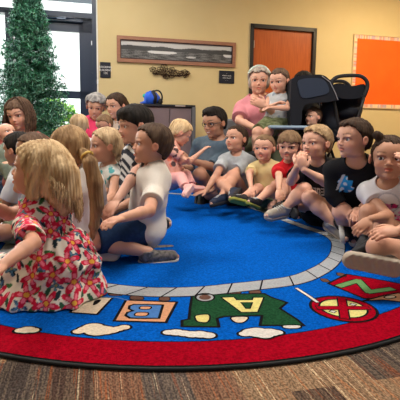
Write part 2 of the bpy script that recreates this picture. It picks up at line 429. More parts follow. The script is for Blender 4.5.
        sl = H.sl(H.lo, H.lo+H.n*H.vox); P = H.pts(sl); p = (P-Hc)@HRi; p[..., 0] /= w
        a = np.arctan2(p[..., 0], p[..., 1]+.05)
        st = hair.get('streak', .014)*(np.sin(a*23+seed+2*np.sin(p[..., 2]*7))+.7*np.sin(a*41+p[..., 2]*9+seed*2))*np.clip(1.5-np.abs(p[..., 2])*1.2, 0, 1)
        jag = .03*np.sin(p[..., 0]*17+seed*1.7)+.02*np.sin(p[..., 0]*43+seed)+.012*np.sin(p[..., 0]*90)
        cut = (p[..., 1]-np.interp(p[..., 2]+jag, zz, yy))*.75
        H.D = np.maximum(H.D+(st+fs(p))*hh*.6, cut*hh).astype(np.float32)
        for t in hair.get('curl', []): HE(t[0], t[1], .02)
        pts = hair.get('tail', [])
        rs = hair.get('tail_r', [.03]*len(pts))
        for i in range(len(pts)-1): H.cap(pts[i], pts[i+1], rs[i], rs[i+1], hair.get('tk', .012))
        if pts:
            sl = H.sl(H.lo, H.lo+H.n*H.vox)
            H.D = (H.D+.0016*np.sin(P@np.array([900, 500, 60.])*.5)).astype(np.float32)
        hm = hair_mat(hair['m'], hair['c'][0], hair['c'][1])
        hme, _, _ = H.mesh('hair', hm, HM); ho = link('hair', hme, o, HM)
        if hair.get('tie'):
            tp, tr, tc = hair['tie']; mb = MB(); ax = nrm(np.asarray(pts[1])-np.asarray(pts[0])) if pts else hf
            a1 = nrm(cross(ax, [.2, .1, 1])); a2 = cross(ax, a1)
            mb.tube([np.asarray(tp)+tr*(math.cos(t)*a1+math.sin(t)*a2) for t in np.linspace(0, 2*math.pi, 17)[:-1]], .006, 6, closed=True)
            mb.build('hair_tie', mat('tie_%s' % label[:12], tc), ho, smooth=True)
        if hair.get('strands'):
            n, Ls, side = hair['strands']; rg = np.random.default_rng(seed+5); mb = MB()
            for i in range(n):
                ph = rg.uniform(*side); rad = 1+rg.uniform(.02, .10); pts2 = []
                for el in np.linspace(1.45, -.05, 9):
                    pts2.append(HL(math.sin(ph)*math.cos(el)*(.37+th)*rad, -.065+math.cos(ph)*math.cos(el)*(.44+th)*rad, .125+math.sin(el)*(.40+th)*rad))
                l = Ls*rg.uniform(.6, 1.)*(1 if not hair.get('sideshort') else max(.3, 1-.45*abs(ph-3.14))); wv = rg.uniform(0, 6); last = pts2[-1]; outd = nrm((last-Hc)*[1, 1, 0]); am = rg.uniform(.003, .010)
                sd = cross(outd, [0, 0, 1])
                for k in range(1, 11):
                    tt = k/10; pts2.append(last+np.array([0, 0, -1])*l*tt+outd*(.012*math.sin(tt*3)+hair.get('flare', 0.)*tt)+sd*am*math.sin(wv+tt*9)+outd*am*math.cos(wv+tt*7))
                rr = np.interp(np.linspace(0, 1, len(pts2)), [0, .2, .8, 1], [.0012, .0026, .0024, .0007])
                mb.tube(pts2, rr, 4)
            mb.build('loose_strands', hair_mat(hair['m']+'_strand', hair['c'][1], hair['c'][0], 20), ho, M=HM, smooth=True)
    if glasses:
        mb = MB(); gc = glasses
        for sx in (-1, 1):
            mb.tube([HL(sx*.155+.11*math.cos(t), .375-.05*abs(sx*.155+.11*math.cos(t))/.2, .005+.08*math.sin(t)) for t in np.linspace(0, 6.283, 17)[:-1]], .011*hh, 5, closed=True)
            mb.tube([HL(sx*.265, .33, .02), HL(sx*.37, .18, .03), HL(sx*.385, -.04, .02)], .010*hh, 5)
        mb.tube([HL(-.045, .40, .02), HL(0, .405, .035), HL(.045, .40, .02)], .010*hh, 5)
        mb.build('glasses', mat('glasses_%d' % int(gc[0]*100), gc, .3), o, smooth=True)
    # ---- clothes
    def cone(G, a, b, ra, rb, k=.012, cutend=True):
        a = np.asarray(a); b = np.asarray(b); ba = b-a; Lb = np.linalg.norm(ba); ax = ba/Lb; Rm = max(ra, rb)
        def fn(P):
            p = P-a; t = p@ax; rr2 = (p*p).sum(-1); rad = np.sqrt(np.maximum(rr2-t*t, 0)); tt = np.clip(t/Lb, 0, 1)
            d = np.where(t < 0, np.sqrt(rr2)-ra, rad-(ra+(rb-ra)*tt)); return np.maximum(d, t-Lb)
        G.op(fn, np.minimum(a, b)-Rm, np.maximum(a, b)+Rm, k)
    def seg(a, b, c, t):   # point at fraction t along a-b, t>1 continues to c
        return a+(b-a)*min(t, 1) if t <= 1 else b+(c-b)*(t-1)
    kids = {}
    if top:
        T = Field(mn, mx, vox); ofs = top.get('o', .011)*(q if q > 1 else 1)
        torso(T, ofs)
        if top.get('belly'): T.ell(P0+u*.06*q+f*.02*q, [.095*q*fat, .085*q*fat, .06*q], R, .03)
        sl = top.get('sleeve', .65)
        for s in 'LR':
            S_, E_, W_ = J['a'+s]
            if sl > 1: cone(T, S_, E_, .036*q+.010, .030*q+.012, .02); T.ell(E_, [.031*q+.010]*3, k=.01); cone(T, E_, E_+(W_-E_)*(sl-1), .029*q+.012, .022*q+.012, .01)
            elif sl > 0: cone(T, S_, S_+(E_-S_)*sl, .036*q+.010, .036*q+.013*(1 if q < 1.3 else 1.4), .022)
            if sl <= 0:
                T.ell(S_+(E_-S_)*.15, [.04*q]*3, k=.01, mode='s')
        nk = top.get('neck', .045); T.ell(N+u*.012*q+f*.012*q, [nk*q, nk*q*1.05, nk*q*.8], R, .004, 's')
        hm = top.get('hem', -.035)*q
        T.op(lambda P: -((P-P0)@u-hm), mn, mx, .001, 'i')
        T.disp(folds(top.get('fold', .0032)*max(1, q*.9), 32/max(1, q), seed+3))
        tcol = top.get('cols')
        if top.get('print'):
            def tcol(V, pr=top['print']):
                p = ((V-P0)@R)/q; c = np.tile(np.array(top['m0']), (len(V), 1)); return pr(p, c, TL/q)
        tm, TV, TQ = T.mesh('shirt', top['m'], base, tcol)
        if not nodress: kids['top'] = link(top.get('n', 'shirt'), tm, o, base)
    if bottom:
        B = Field(mn, mx, vox); ht = bottom.get('t', .85)
        B.cap(P0-r*.035*q, P0+r*.035*q, .078*q*fat+.007, .078*q*fat+.007, .03, A=A); B.cap(P0, P0+u*.06*q, .078*q*fat+.006, .076*q*fat+.006, .03, A=A)
        for s in 'LR':
            H_, K_, A_ = J['l'+s]
            if ht <= 1: cone(B, H_, H_+(K_-H_)*ht, .066*q+.005, .05*q+bottom.get('w', .014), .03)
            else: cone(B, H_, K_, .066*q+.005, .05*q+.006, .03); B.ell(K_, [.05*q]*3, k=.01); cone(B, K_, K_+(A_-K_)*(ht-1), .047*q+.006, .034*q+.010, .01)
        B.op(lambda P: (P-P0)@u-.09*q, mn, mx, .001, 'i')
        B.disp(folds(.003*max(1, q*.9), 30/max(1, q), seed+9))
        bm_, _, _ = B.mesh('shorts', bottom['m'], base); kids['bottom'] = link(bottom.get('n', 'shorts' if ht <= 1 else 'trousers'), bm_, o, base)
    if shoes:
        for s in 'LR':
            A_, t, su = FT[s]; side = cross(t, su); Rf = np.stack([side, t, su], 1); k_ = shoes.get('s', 1.)*q
            a = A_-su*.028*q-t*.012*q; b = a+t*.118*k_; lo_ = np.minimum(a, b)-.08*q; hi_ = np.maximum(np.maximum(a, b), A_)+.08*q
            if not shoes.get('bare'):
                X = Field(lo_, hi_, vox*.8); X.cap(a+su*.004*q, b-su*.004*q, .032*q, .029*q, .01, A=Rf@np.diag([1.08, 1, 1.])@Rf.T)
                X.cap(a+su*.02*q, A_+su*.012*q, .031*q, .029*q, .012)
                X.op(lambda P: np.maximum(-((P-a)@su)-.020*q, (P-A_)@su-.012*q), lo_, hi_, .001, 'i')
                xm, _, _ = X.mesh('shoe', shoes['m'], base); so = link('shoe', xm, o, base)
                Y = Field(lo_, hi_, vox*.8); Y.cap(a-su*.014*q, b-su*.014*q, .036*q, .034*q, .01, A=Rf@np.diag([1.05, 1, 1.])@Rf.T)
                zt = -.034*q
                grv = shoes.get('groove', 0)
                def slab(P):
                    p = P-a; z = p@su; yv = p@t; xv = p@side; g = grv*np.sin(yv/.0045+1.6*np.sin(xv/.010)) if grv else 0
                    return np.maximum(z-(-.012*q), (zt-g)-z)
                Y.op(slab, lo_, hi_, .001, 'i')
                ym, _, _ = Y.mesh('sole', shoes['sole'], base); link('sole', ym, so, base)
                if shoes.get('lace'):
                    mb = MB()
                    for i in range(4):
                        c = a+t*(.045+.014*i)*q+su*(.037-.004*i)*q; mb.tube([c-side*.016*q, c+su*.004*q, c+side*.016*q], .0022*q+.0005, 4)
                    mb.build('laces', shoes['lace'], so, smooth=True)
    if watch:
        s, tpos, c = watch; S_, E_, W_ = J['a'+s]; cpos = E_+(W_-E_)*tpos; ax = nrm(W_-E_); a1 = nrm(cross(ax, [.3, .2, 1])); a2 = cross(ax, a1); rr = .0225*q
        mb = MB(); [mb.tube([cpos+ax*dd+rr*(math.cos(t)*a1+math.sin(t)*a2) for t in np.linspace(0, 2*math.pi, 15)[:-1]], .005, 5, closed=True) for dd in (-.007, 0, .007)]
        mb.build('wristband', c, o, smooth=True)
    info = dict(o=o, P0=P0, N=N, u=u, f=f, r=r, J=J, Hc=Hc, HR=HR, hh=hh, q=q, mn=mn, mx=mx, base=base, HL=HL, kids=kids, HM=HM, HD=HD, FT=FT)
    print('PERSON %-46s TL/q=%.2f (.34) z0=%.2f  arms %s legs %s' % (label[:46], TL/q, P0[2],
          ['%.2f/%.2f' % (np.linalg.norm(J['a'+s][1]-J['a'+s][0])/LA, np.linalg.norm(J['a'+s][2]-J['a'+s][1])/LF) for s in 'LR'],
          ['%.2f/%.2f' % (np.linalg.norm(J['l'+s][1]-J['l'+s][0])/LK, np.linalg.norm(J['l'+s][2]-J['l'+s][1])/LS) for s in 'LR']))
    return info

# ---------------------------------------------------------------- the room
def nodes(m): return m.node_tree.nodes, m.node_tree.links
RW = np.stack([WU, -WN, np.array([0, 0, 1.])], 1)     # wall frame: along, away, up
def wbox(mb, u0, u1, z0, z1, o0, o1, mi=0, bev=0.):
    c = wall((u0+u1)/2, (z0+z1)/2, (o0+o1)/2); return mb.box(c, (abs(u1-u0)/2, abs(o1-o0)/2, abs(z1-z0)/2), RW, mi, bev)
def struct(o): return tag(o, kind='structure')
paint = mat('wall_paint', (.60, .48, .25), .65, col2=(.62, .50, .265), nscale=3, bump=.06, bscale=260)
U0, U1 = -4.2, 4.2; DU0, DU1, DZ = .758, 1.673, 2.13; SU = -1.42   # storefront edge
mb = MB()
wbox(mb, SU, DU0-.05, 0, 3, 0, -.12); wbox(mb, DU1+.05, U1, 0, 3, 0, -.12); wbox(mb, DU0-.05, DU1+.05, DZ+.05, 3, 0, -.12); wbox(mb, U0, SU, 2.75, 3, 0, -.12)
M = loc(wall(0, 0)); struct(mb.build('wall_back', paint, M=M))
# carpet floor: planks of looped stripes that run at right angles to the back wall
fm = mat('carpet_tiles', (.2, .15, .12), .95, spec=.1); N, L = nodes(fm); b = N['Principled BSDF']
tc = N.new('ShaderNodeTexCoord'); mp = N.new('ShaderNodeMapping'); mp.inputs['Rotation'].default_value = (0, 0, math.pi/2-W_ANG-0.0); L.new(tc.outputs['Object'], mp.inputs[0])
br = N.new('ShaderNodeTexBrick'); br.inputs['Scale'].default_value = 1; br.inputs['Brick Width'].default_value = .5; br.inputs['Row Height'].default_value = .125
br.inputs['Mortar Size'].default_value = 0; br.inputs['Color1'].default_value = (0, 0, 0, 1); br.inputs['Color2'].default_value = (1, 1, 1, 1); br.offset = .37
# Object coords: rotate so that brick x runs along the stripes
mp.vector_type = 'POINT'; mp.inputs['Rotation'].default_value = (0, 0, -(math.pi/2+W_ANG))
L.new(mp.outputs[0], br.inputs['Vector'])
r1 = N.new('ShaderNodeValToRGB'); r1.color_ramp.interpolation = 'CONSTANT'; e = r1.color_ramp.elements
cols_ = [(.06, .03, .02), (.27, .10, .045), (.05, .04, .034), (.30, .18, .095), (.10, .05, .03), (.20, .085, .045), (.08, .066, .06)]
e[0].color = (*cols_[0], 1); e[0].position = 0; e[1].position = 1/7; e[1].color = (*cols_[1], 1)
for i in range(2, 7): x = e.new(i/7); x.color = (*cols_[i], 1)
L.new(br.outputs['Color'], r1.inputs[0])
m2 = N.new('ShaderNodeMapping'); m2.inputs['Scale'].default_value = (1.2, 75, 1); L.new(mp.outputs[0], m2.inputs[0])
n2 = N.new('ShaderNodeTexNoise'); n2.inputs['Scale'].default_value = 1; n2.inputs['Detail'].default_value = 1; L.new(m2.outputs[0], n2.inputs['Vector'])
r2 = N.new('ShaderNodeValToRGB'); r2.color_ramp.interpolation = 'CONSTANT'; e = r2.color_ramp.elements; e[0].position = 0; e[0].color = (.09, .06, .05, 1); e[1].position = .42; e[1].color = (.24, .17, .12, 1)
for p_, c_ in ((.56, (.42, .11, .035)), (.60, (.15, .11, .085)), (.66, (.95, .75, .48)), (.71, (.20, .13, .09)), (.77, (.10, .13, .15))): x = e.new(p_); x.color = (*c_, 1)
L.new(n2.outputs['Fac'], r2.inputs[0])
mx_ = N.new('ShaderNodeMix'); mx_.data_type = 'RGBA'; mx_.inputs[0].default_value = .36; L.new(r1.outputs[0], mx_.inputs[6]); L.new(r2.outputs[0], mx_.inputs[7])
m3 = N.new('ShaderNodeMapping'); m3.inputs['Scale'].default_value = (110, 190, 1); L.new(mp.outputs[0], m3.inputs[0])
n3 = N.new('ShaderNodeTexNoise'); n3.inputs['Scale'].default_value = 1; n3.inputs['Detail'].default_value = 0; L.new(m3.outputs[0], n3.inputs['Vector'])
r3 = N.new('ShaderNodeMapRange'); r3.inputs[1].default_value = .33; r3.inputs[2].default_value = .67; r3.inputs[3].default_value = .5; r3.inputs[4].default_value = 1.2; L.new(n3.outputs['Fac'], r3.inputs[0])
mm = N.new('ShaderNodeMix'); mm.data_type = 'RGBA'; mm.blend_type = 'MULTIPLY'; mm.inputs[0].default_value = 1; L.new(mx_.outputs[2], mm.inputs[6]); L.new(r3.outputs[0], mm.inputs[7]); L.new(mm.outputs[2], b.inputs['Base Color'])
bp = N.new('ShaderNodeBump'); bp.inputs['Strength'].default_value = .8; bp.inputs['Distance'].default_value = .006; L.new(n3.outputs['Fac'], bp.inputs['Height']); L.new(bp.outputs[0], b.inputs['Normal'])
mb = MB(); P4 = [wall(U0, 0), wall(U1, 0), wall(U1, 0, 8), wall(U0, 0, 8)]
mb.prism(P4, -.1, 0); struct(mb.build('floor', fm, M=loc((0, 0, 0))))
mb = MB(); mb.prism(P4, 3, 3.08); struct(mb.build('ceiling', mat('ceiling_tile', (.75, .74, .70), .9, bump=.1, bscale=60)))
mb = MB(); mb.box(wall(U0-.06, 1.5, 4), (.06, 4.1, 1.5), RW); struct(mb.build('wall_left', paint))
mb = MB(); mb.box(wall(U1+.06, 1.5, 4), (.06, 4.1, 1.5), RW); struct(mb.build('wall_right', paint))
mb = MB(); wbox(mb, SU+.0, DU0-.05, 0, .1, 0, .012); wbox(mb, DU1+.05, U1, 0, .1, 0, .012); struct(mb.build('baseboard_back', mat('vinyl_base', (.05, .035, .03), .5)))
for i, (x, y) in enumerate([(-1.2, 2.2), (1.3, 2.2), (-1.0, 4.6), (2.9, 5.4)]):
    r_ = empty('ceiling_light', (x, y, 2.94)); tag(r_, ['troffer ceiling light nearest the camera on the left', 'troffer ceiling light nearest the camera on the right', 'troffer ceiling light near the window', 'troffer ceiling light near the orange board'][i], 'light', 'ceiling lights')
    m_ = MB(); m_.box((x, y, 2.975), (.62, .32, .025)); m_.build('frame', mat('white_metal', (.8, .8, .8), .4), r_)
    m_ = MB(); m_.box((x, y, 2.947), (.58, .28, .004)); m_.build('diffuser', mat('lamp_diffuser', (1, .95, .85), .5, emit=3), r_)
# wooden door in a black frame
darkf = mat('black_door_frame', (.016, .012, .012), .4, spec=.4)
wood = mat('door_wood', (.46, .105, .018), .35, col2=(.38, .078, .013), nscale=6, vec=(9, 9, .8), spec=.35)
mb = MB(); wbox(mb, DU0, DU1, .01, DZ, -.02, -.065, bev=.004); dr = struct(mb.build('door_1', wood))
mb = MB()
for a in ((DU0-.055, DU0-.004, 0, DZ+.05), (DU1+.004, DU1+.055, 0, DZ+.05), (DU0-.055, DU1+.055, DZ, DZ+.055)): wbox(mb, *a, .02, -.09)
struct(mb.build('trim_1', darkf))
mb = MB(); 
for z in (.3, 1.05, 1.86): wbox(mb, DU0-.002, DU0+.016, z, z+.1, -.008, -.022)
mb.build('hinge', mat('hinge_steel', (.55, .5, .45), .35, .8), dr)
mb = MB(); mb.tube([wall(DU1-.07, 1.0, -.02), wall(DU1-.07, 1., .03), wall(DU1-.17, 1., .04)], .011); mb.build('door_handle', mat('hinge_steel'), dr, smooth=True)
# storefront: dark aluminium door and sidelight
alu = mat('blue_black_aluminium', (.011, .022, .052), .35, spec=.5)
glass = bpy.data.materials.new('clear_glass'); glass.use_nodes = True; N, L = nodes(glass); N.clear()
go = N.new('ShaderNodeOutputMaterial'); gt = N.new('ShaderNodeBsdfTransparent'); gg = N.new('ShaderNodeBsdfGlossy'); gm = N.new('ShaderNodeMixShader'); gg.inputs[1].default_value = .02
gt.inputs[0].default_value = (.93, .97, .97, 1); gm.inputs[0].default_value = .05; L.new(gt.outputs[0], gm.inputs[1]); L.new(gg.outputs[0], gm.inputs[2]); L.new(gm.outputs[0], go.inputs[0])
def uz(px, py):   # pixel on the wall plane
    D = ray(px, py); W0 = np.array([0, W_D, 0]); t = ((W0-CAM)@WN)/(D@WN); P = CAM+D*t-W0; return P@WU, P[2]
hz1, hz0 = uz(70, 10)[1]+.0, uz(70, 15)[1]       # header bar
dl, drr = SU-1.0, SU                      # door opening
zb = uz(75, 94.5)[1]
mb = MB()
wbox(mb, SU-.055, SU, 0, 2.75, .02, -.12); wbox(mb, U0, SU-.055, hz0-.03, hz0+.035, .02, -.12); wbox(mb, U0, SU, 2.69, 2.75, .02, -.12)
wbox(mb, dl-.10, dl-.02, 0, hz0, .02, -.12); wbox(mb, dl-1.25, dl-1.17, 0, 2.7, .02, -.12); wbox(mb, U0, U0+.06, 0, 2.7, .02, -.12); wbox(mb, U0, dl-.1, 0, .12, .02, -.12)
struct(mb.build('window_1', alu)); 
mb = MB(); wbox(mb, U0, SU-.05, 2.1, 2.7, -.05, -.056); wbox(mb, U0, dl-.05, .1, hz0, -.05, -.056); struct(mb.build('window_2', glass))
mb = MB(); st = .165; d0, d1 = SU-1.0, SU-.052; zt = hz0-.035
wbox(mb, d1-st, d1, .02, zt, -.02, -.065); wbox(mb, d0, d0+st, .02, zt, -.02, -.065); wbox(mb, d0, d1, zt-.17, zt, -.02, -.065); wbox(mb, d0, d1, .02, .25, -.02, -.065); wbox(mb, d0, d1, zb-.05, zb+.045, -.02, -.065)
sd = struct(mb.build('door_2', alu))
mb = MB(); wbox(mb, d0+st, d1-st, .25, zb-.05, -.04, -.046); wbox(mb, d0+st, d1-st, zb+.04, zt-.17, -.04, -.046); mb.build('pane', glass, sd)
mb = MB(); wbox(mb, d0+.25, d1-.12, zt-.06, zt-.01, .035, -.02, bev=.01); mb.tube([wall(d0+.4, zt-.03, .04), wall(d0+.6, zt-.02, .07), wall(d0+.72, zt-.005, .03)], .01); mb.build('door_closer', alu, sd)
mb = MB(); cu, cz = uz(92.5, 43); wbox(mb, cu-.018, cu+.018, cz-.025, cz+.025, -.02, .004); mb.build('alarm_sensor', mat('white_plastic', (.8, .85, .9), .4), sd)
def text(s, name, parent, c, size, m, R=RW, ext=.0008, align='CENTER', font_x=1.):
    cu_ = bpy.data.curves.new(name, 'FONT'); cu_.body = s; cu_.size = size; cu_.align_x = align; cu_.align_y = 'CENTER'; cu_.extrude = ext; cu_.resolution_u = 2
    o = bpy.data.objects.new(name, cu_); C.objects.link(o); cu_.materials.append(m)
    X, Y, Z = R[:, 0], R[:, 2], -R[:, 1]
    M = frame_from(np.asarray(c), X, Y, Z)@Matrix.Scale(font_x, 4, (1, 0, 0))
    dg = bpy.context.evaluated_depsgraph_get(); me = bpy.data.meshes.new_from_object(o.evaluated_get(dg)); bpy.data.objects.remove(o); bpy.data.curves.remove(cu_)
    return link(name, me, parent, M)
redt = mat('faded_red_vinyl', (.75, .35, .35), .6)
u_, z_ = uz(64.5, 79); text('UR', 'lettering', sd, wall(u_, z_, -.035), .085, redt); u_, z_ = uz(66.5, 85); text('Or..', 'lettering', sd, wall(u_, z_, -.035), .085, redt)
# light switch plate edge beside the storefront
mb = MB(); u_, z_ = uz(97, 82); wbox(mb, u_-.012, u_+.018, z_-.03, z_+.03, 0, .02, bev=.005); tag(mb.build('alarm_contact', mat('white_plastic')), 'small white plastic fitting on the wall beside the glass door frame', 'fitting')
mb = MB(); wbox(mb, SU+.0, SU+.018, 0, 2.75, .0, .012); struct(mb.build('trim_2', mat('pale_caulk', (.72, .74, .70), .6)))
# outside
mb = MB(); mb.prism([wall(-14, 0, -.12), wall(6, 0, -.12), wall(6, 0, -14), wall(-14, 0, -14)], -.1, -.02); struct(mb.build('ground_outside', mat('pale_concrete', (.75, .75, .72), .9, bump=.1)))
mb = MB(); mb.box(wall(-6, 2.2, -9), (9, .15, 2.4), RW); tag(mb.build('glare_facade', mat('backdrop_white', (.85, .87, .88), .9, bump=.1)), 'plain white building facade added outside to give bright glare behind the glass door', 'backdrop')  # added sunlit wall, fills the view through the glass with blown-out white
leaf = mat('bright_leaf', (.22, .55, .06), .6, col2=(.45, .75, .12), nscale=8)
def bush(c, rr, n, label, seed):
    rg = np.random.default_rng(seed); V = []; Fc = []
    for i in range(n):
        d = nrm(rg.normal(size=3)); p = np.asarray(c)+d*rr*rg.uniform(.55, 1)**.5; a = nrm(rg.normal(size=3)); bb = nrm(cross(a, d)); s = rg.uniform(.03, .06)
        k = len(V); V += [p-a*s, p+bb*s*.5, p+a*s, p-bb*s*.5]; Fc.append((k, k+1, k+2, k+3))
    M = loc((c[0], c[1], 0)); root = empty('shrub', (c[0], c[1], 0)); tag(root, label, 'shrub')
    link('leaves', mesh_np('leaves', V, Fc, leaf, M, False), root, M)
    m_ = MB(); [m_.tube([(c[0], c[1], -.02), (c[0]+.1*math.cos(t), c[1]+.1*math.sin(t), c[2]*.6), (c[0]+rr[0]*.5*math.cos(t), c[1]+rr[1]*.5*math.sin(t), c[2])], [.02, .015, .006], 6) for t in (0, 2.1, 4.2)]; m_.build('stem', mat('twig', (.1, .06, .03)), root)
bush(wall(-2.05, .62, -1.3), np.array([.42, .4, .55]), 1500, 'bright green shrub outside behind the glass exit door', 1)
bush(wall(-3.6, .9, -1.6), np.array([.55, .5, .7]), 1500, 'bright green shrub outside the left window behind the tree', 2)
# artificial christmas tree
tx = at(31, 100, 5.3); tb = np.array([tx[0], 5.3, 0.]); TH = at(31, -38, 5.3)[2]
tree = empty('christmas_tree', tb); tag(tree, 'tall artificial green christmas tree in front of the glass door and window', 'tree')
mb = MB(); mb.tube([tb+[0, 0, .03], tb+[0, 0, TH-.1]], [.03, .01], 8); [mb.tube([tb+[0, 0, .12], tb+[.25*math.cos(t), .25*math.sin(t), .02]], .015, 6) for t in np.arange(4)*1.57+.4]; mb.build('trunk', mat('tree_pole', (.03, .05, .03), .5), tree)
rg = np.random.default_rng(3); V = []; Fc = []; mi = []; bv = MB()
for i in range(1300):
    hz = .25+(TH-.3)*rg.uniform(0, 1)**1.1; Rr = (.56+.02*math.sin(hz*17))*((TH-hz)/(TH-.3))**.95+.04; th = rg.uniform(0, 6.283); L0 = Rr*rg.uniform(.72, 1.08)
    o_ = np.array([math.cos(th), math.sin(th), 0]); pts_ = [tb+[0, 0, hz]+o_*L0*t+np.array([0, 0, .13*L0*(t*1.4-.9*t*t)+.02*math.sin(i+5*t)]) for t in np.linspace(.15, 1, 6)]
    for a, b_ in zip(pts_[:-1], pts_[1:]):
        ax = nrm(b_-a)
        for j in range(9):
            p = a+(b_-a)*rg.uniform(0, 1); s = nrm(rg.normal(size=3)); s = nrm(s-ax*(s@ax)*.6+ax*.35); l = rg.uniform(.035, .065); wv = nrm(cross(s, rg.normal(size=3)))*.006
            k = len(V); V += [p-wv, p+wv, p+s*l]; Fc.append((k, k+1, k+2)); mi.append(rg.integers(0, 3))
    if i % 3 == 0: bv.tube(pts_, [.005, .004, .004, .003, .003, .002], 4)
nm = [mat('needles_dark', (.008, .055, .03), .5), mat('needles_mid', (.03, .19, .09), .45), mat('needles_blue', (.13, .33, .24), .4)]
fo = link('foliage', mesh_np('foliage', V, Fc, nm, loc(tb), False, fmat=mi), tree, loc(tb)); bv.build('branches', mat('tree_pole'), tree)
# panorama in a wooden frame
pu0, pu1, pz0, pz1 = -1.159, .485, 1.566, 1.9045; fw = .045
pf = empty('framed_panorama', wall((pu0+pu1)/2, pz0, .01)); tag(pf, 'long brown wooden frame with a grey panoramic landscape photograph on the yellow wall', 'picture')
fmt = mat('frame_wood', (.27, .12, .07), .35, col2=(.33, .16, .10), nscale=10, vec=(1, 1, 8))
mb = MB()
for a in ((pu0, pu1, pz0, pz0+fw), (pu0, pu1, pz1-fw, pz1), (pu0, pu0+fw, pz0+fw, pz1-fw), (pu1-fw, pu1, pz0+fw, pz1-fw)): wbox(mb, *a, .0, .03)
mb.build('frame', fmt, pf)
mb = MB(); q_ = fw-.003
for a in ((pu0+q_, pu1-q_, pz0+q_, pz0+q_+.016), (pu0+q_, pu1-q_, pz1-q_-.016, pz1-q_), (pu0+q_, pu0+q_+.014, pz0+q_, pz1-q_), (pu1-q_-.014, pu1-q_, pz0+q_, pz1-q_)): wbox(mb, *a, .002, .022)
mb.build('mat_border', mat('dark_mat', (.035, .014, .016), .5), pf)
n_u, n_z = 300, 50; PU = np.linspace(pu0+.055, pu1-.055, n_u); PZ = np.linspace(pz0+.055, pz1-.055, n_z); UU, ZZ = np.meshgrid(PU, PZ, indexing='ij')
tu = (UU-PU[0])/(PU[-1]-PU[0]); tz = (ZZ-PZ[0])/(PZ[-1]-PZ[0])
g_ = np.where(tz > .70+.05*np.sin(tu*9), .42+.1*tz, .10+.06*np.sin(tu*40+3*np.sin(tz*9))*np.sin(tz*23+tu*13)); g_ = g_+np.where(tz < .7, RNG.normal(size=g_.shape)*.035, RNG.normal(size=g_.shape)*.008)
for cx, cz, rx, rz, v_ in ((.36, .43, .13, .10, .6), (.62, .22, .045, .05, .5), (.97, .45, .05, .12, .6)): g_ = np.where(((tu-cx)/rx)**2+((tz-cz)/rz)**2 < 1, v_, g_)
g_ = np.where(((tz-.62-.04*np.sin(tu*22)) < .10) & (tz > .5), .05, g_); g_ = np.clip(g_, .02, .8)
VV = [wall(a, b_, .008) for a, b_ in zip(UU.ravel(), ZZ.ravel())]; FF = np.array([(i*n_z+j, (i+1)*n_z+j, (i+1)*n_z+j+1, i*n_z+j+1) for i in range(n_u-1) for j in range(n_z-1)])
Mp = WM[pf.name]; link('photograph', mesh_np('photograph', VV, FF, mat('photo_print', rough=.3, attr='Col'), Mp, False, np.repeat(g_.ravel()[:, None], 3, 1)), pf, Mp)
# plaques
def plaque(x0, y0, x1, y1, lines, label):
    u0, z1_ = uz(x0, y0); u1, z0_ = uz(x1, y1); mb = MB(); wbox(mb, u0, u1, z0_, z1_, 0, .012, bev=.003); o = mb.build('plaque', mat('black_plaque', (.012, .013, .022), .35)); tag(o, label, 'sign')
    for s, fz, sz in lines: text(s, 'lettering', o, wall((u0+u1)/2, z0_+(z1_-z0_)*fz, .0135), sz, mat('pale_lettering', (.75, .75, .75), .5))
plaque(100, 62, 110.8, 78, [('ROCKING', .68, .036), ('BUILDING', .48, .036), ('103', .28, .036)], 'small black plaque with three white lines of text beside the glass door')
plaque(219, 70.5, 234, 83.8, [('- - -', .78, .02), ('RESERVE PLACE', .6, .019), ('CRAFT ROOM', .42, .019), ('- - - -', .25, .018)], 'small black plaque with faint text under the right end of the picture frame')
# wall sculpture of dark leaves
mb = MB(); rg = np.random.default_rng(5)
LV = [(152.5, 69.5, 2.8, 2.2), (156, 73, 3, 1.8), (160, 70, 3, 2.5), (164, 68, 3.4, 3.2), (163, 73.5, 3.2, 2.5), (168, 72, 3.4, 3), (172, 70.5, 3, 2.8), (171, 75.5, 3, 2), (176, 73, 3, 2.4), (180, 74, 3, 2.2), (184, 72.3, 3.4, 2), (187, 73, 2.4, 1.4), (166, 77, 3, 1.8), (186, 76, 3, 1.2)]
for i, (x, y, rx, ry) in enumerate(LV):
    u_, z_ = uz(x, y); s = 1/70.; a = rg.uniform(-.6, .6); ca, sa = math.cos(a), math.sin(a); cx = wall(u_, z_, .02+.01*(i % 3))
    ring = [cx+WU*(ca*rx*s*math.cos(t)*(1+.18*math.cos(5*t))-sa*ry*s*math.sin(t))+np.array([0, 0, 1])*(sa*rx*s*math.cos(t)+ca*ry*s*math.sin(t)*(1+.18*math.cos(5*t)))+WN*.006*math.cos(3*t) for t in np.linspace(0, 6.283, 21)[:-1]]
    mb.tube(ring, .0045, 5, closed=True); mb.tube([ring[0], cx+WN*.01, ring[10]], .004, 5); mb.tube([ring[4], cx+WN*.01, ring[13]], .003, 5); mb.tube([ring[7], cx+WN*.01, ring[17]], .003, 5)
mb.tube([wall(*uz(152, 73), .015), wall(*uz(165, 75), .015), wall(*uz(176, 76), .015), wall(*uz(188, 75), .015)], .007, 6)
tag(mb.build('leaf_sculpture', mat('dark_bronze', (.045, .022, .016), .35, .6), smooth=True), 'dark bronze metal sculpture of leaves on the wall under the picture frame', 'wall decor')
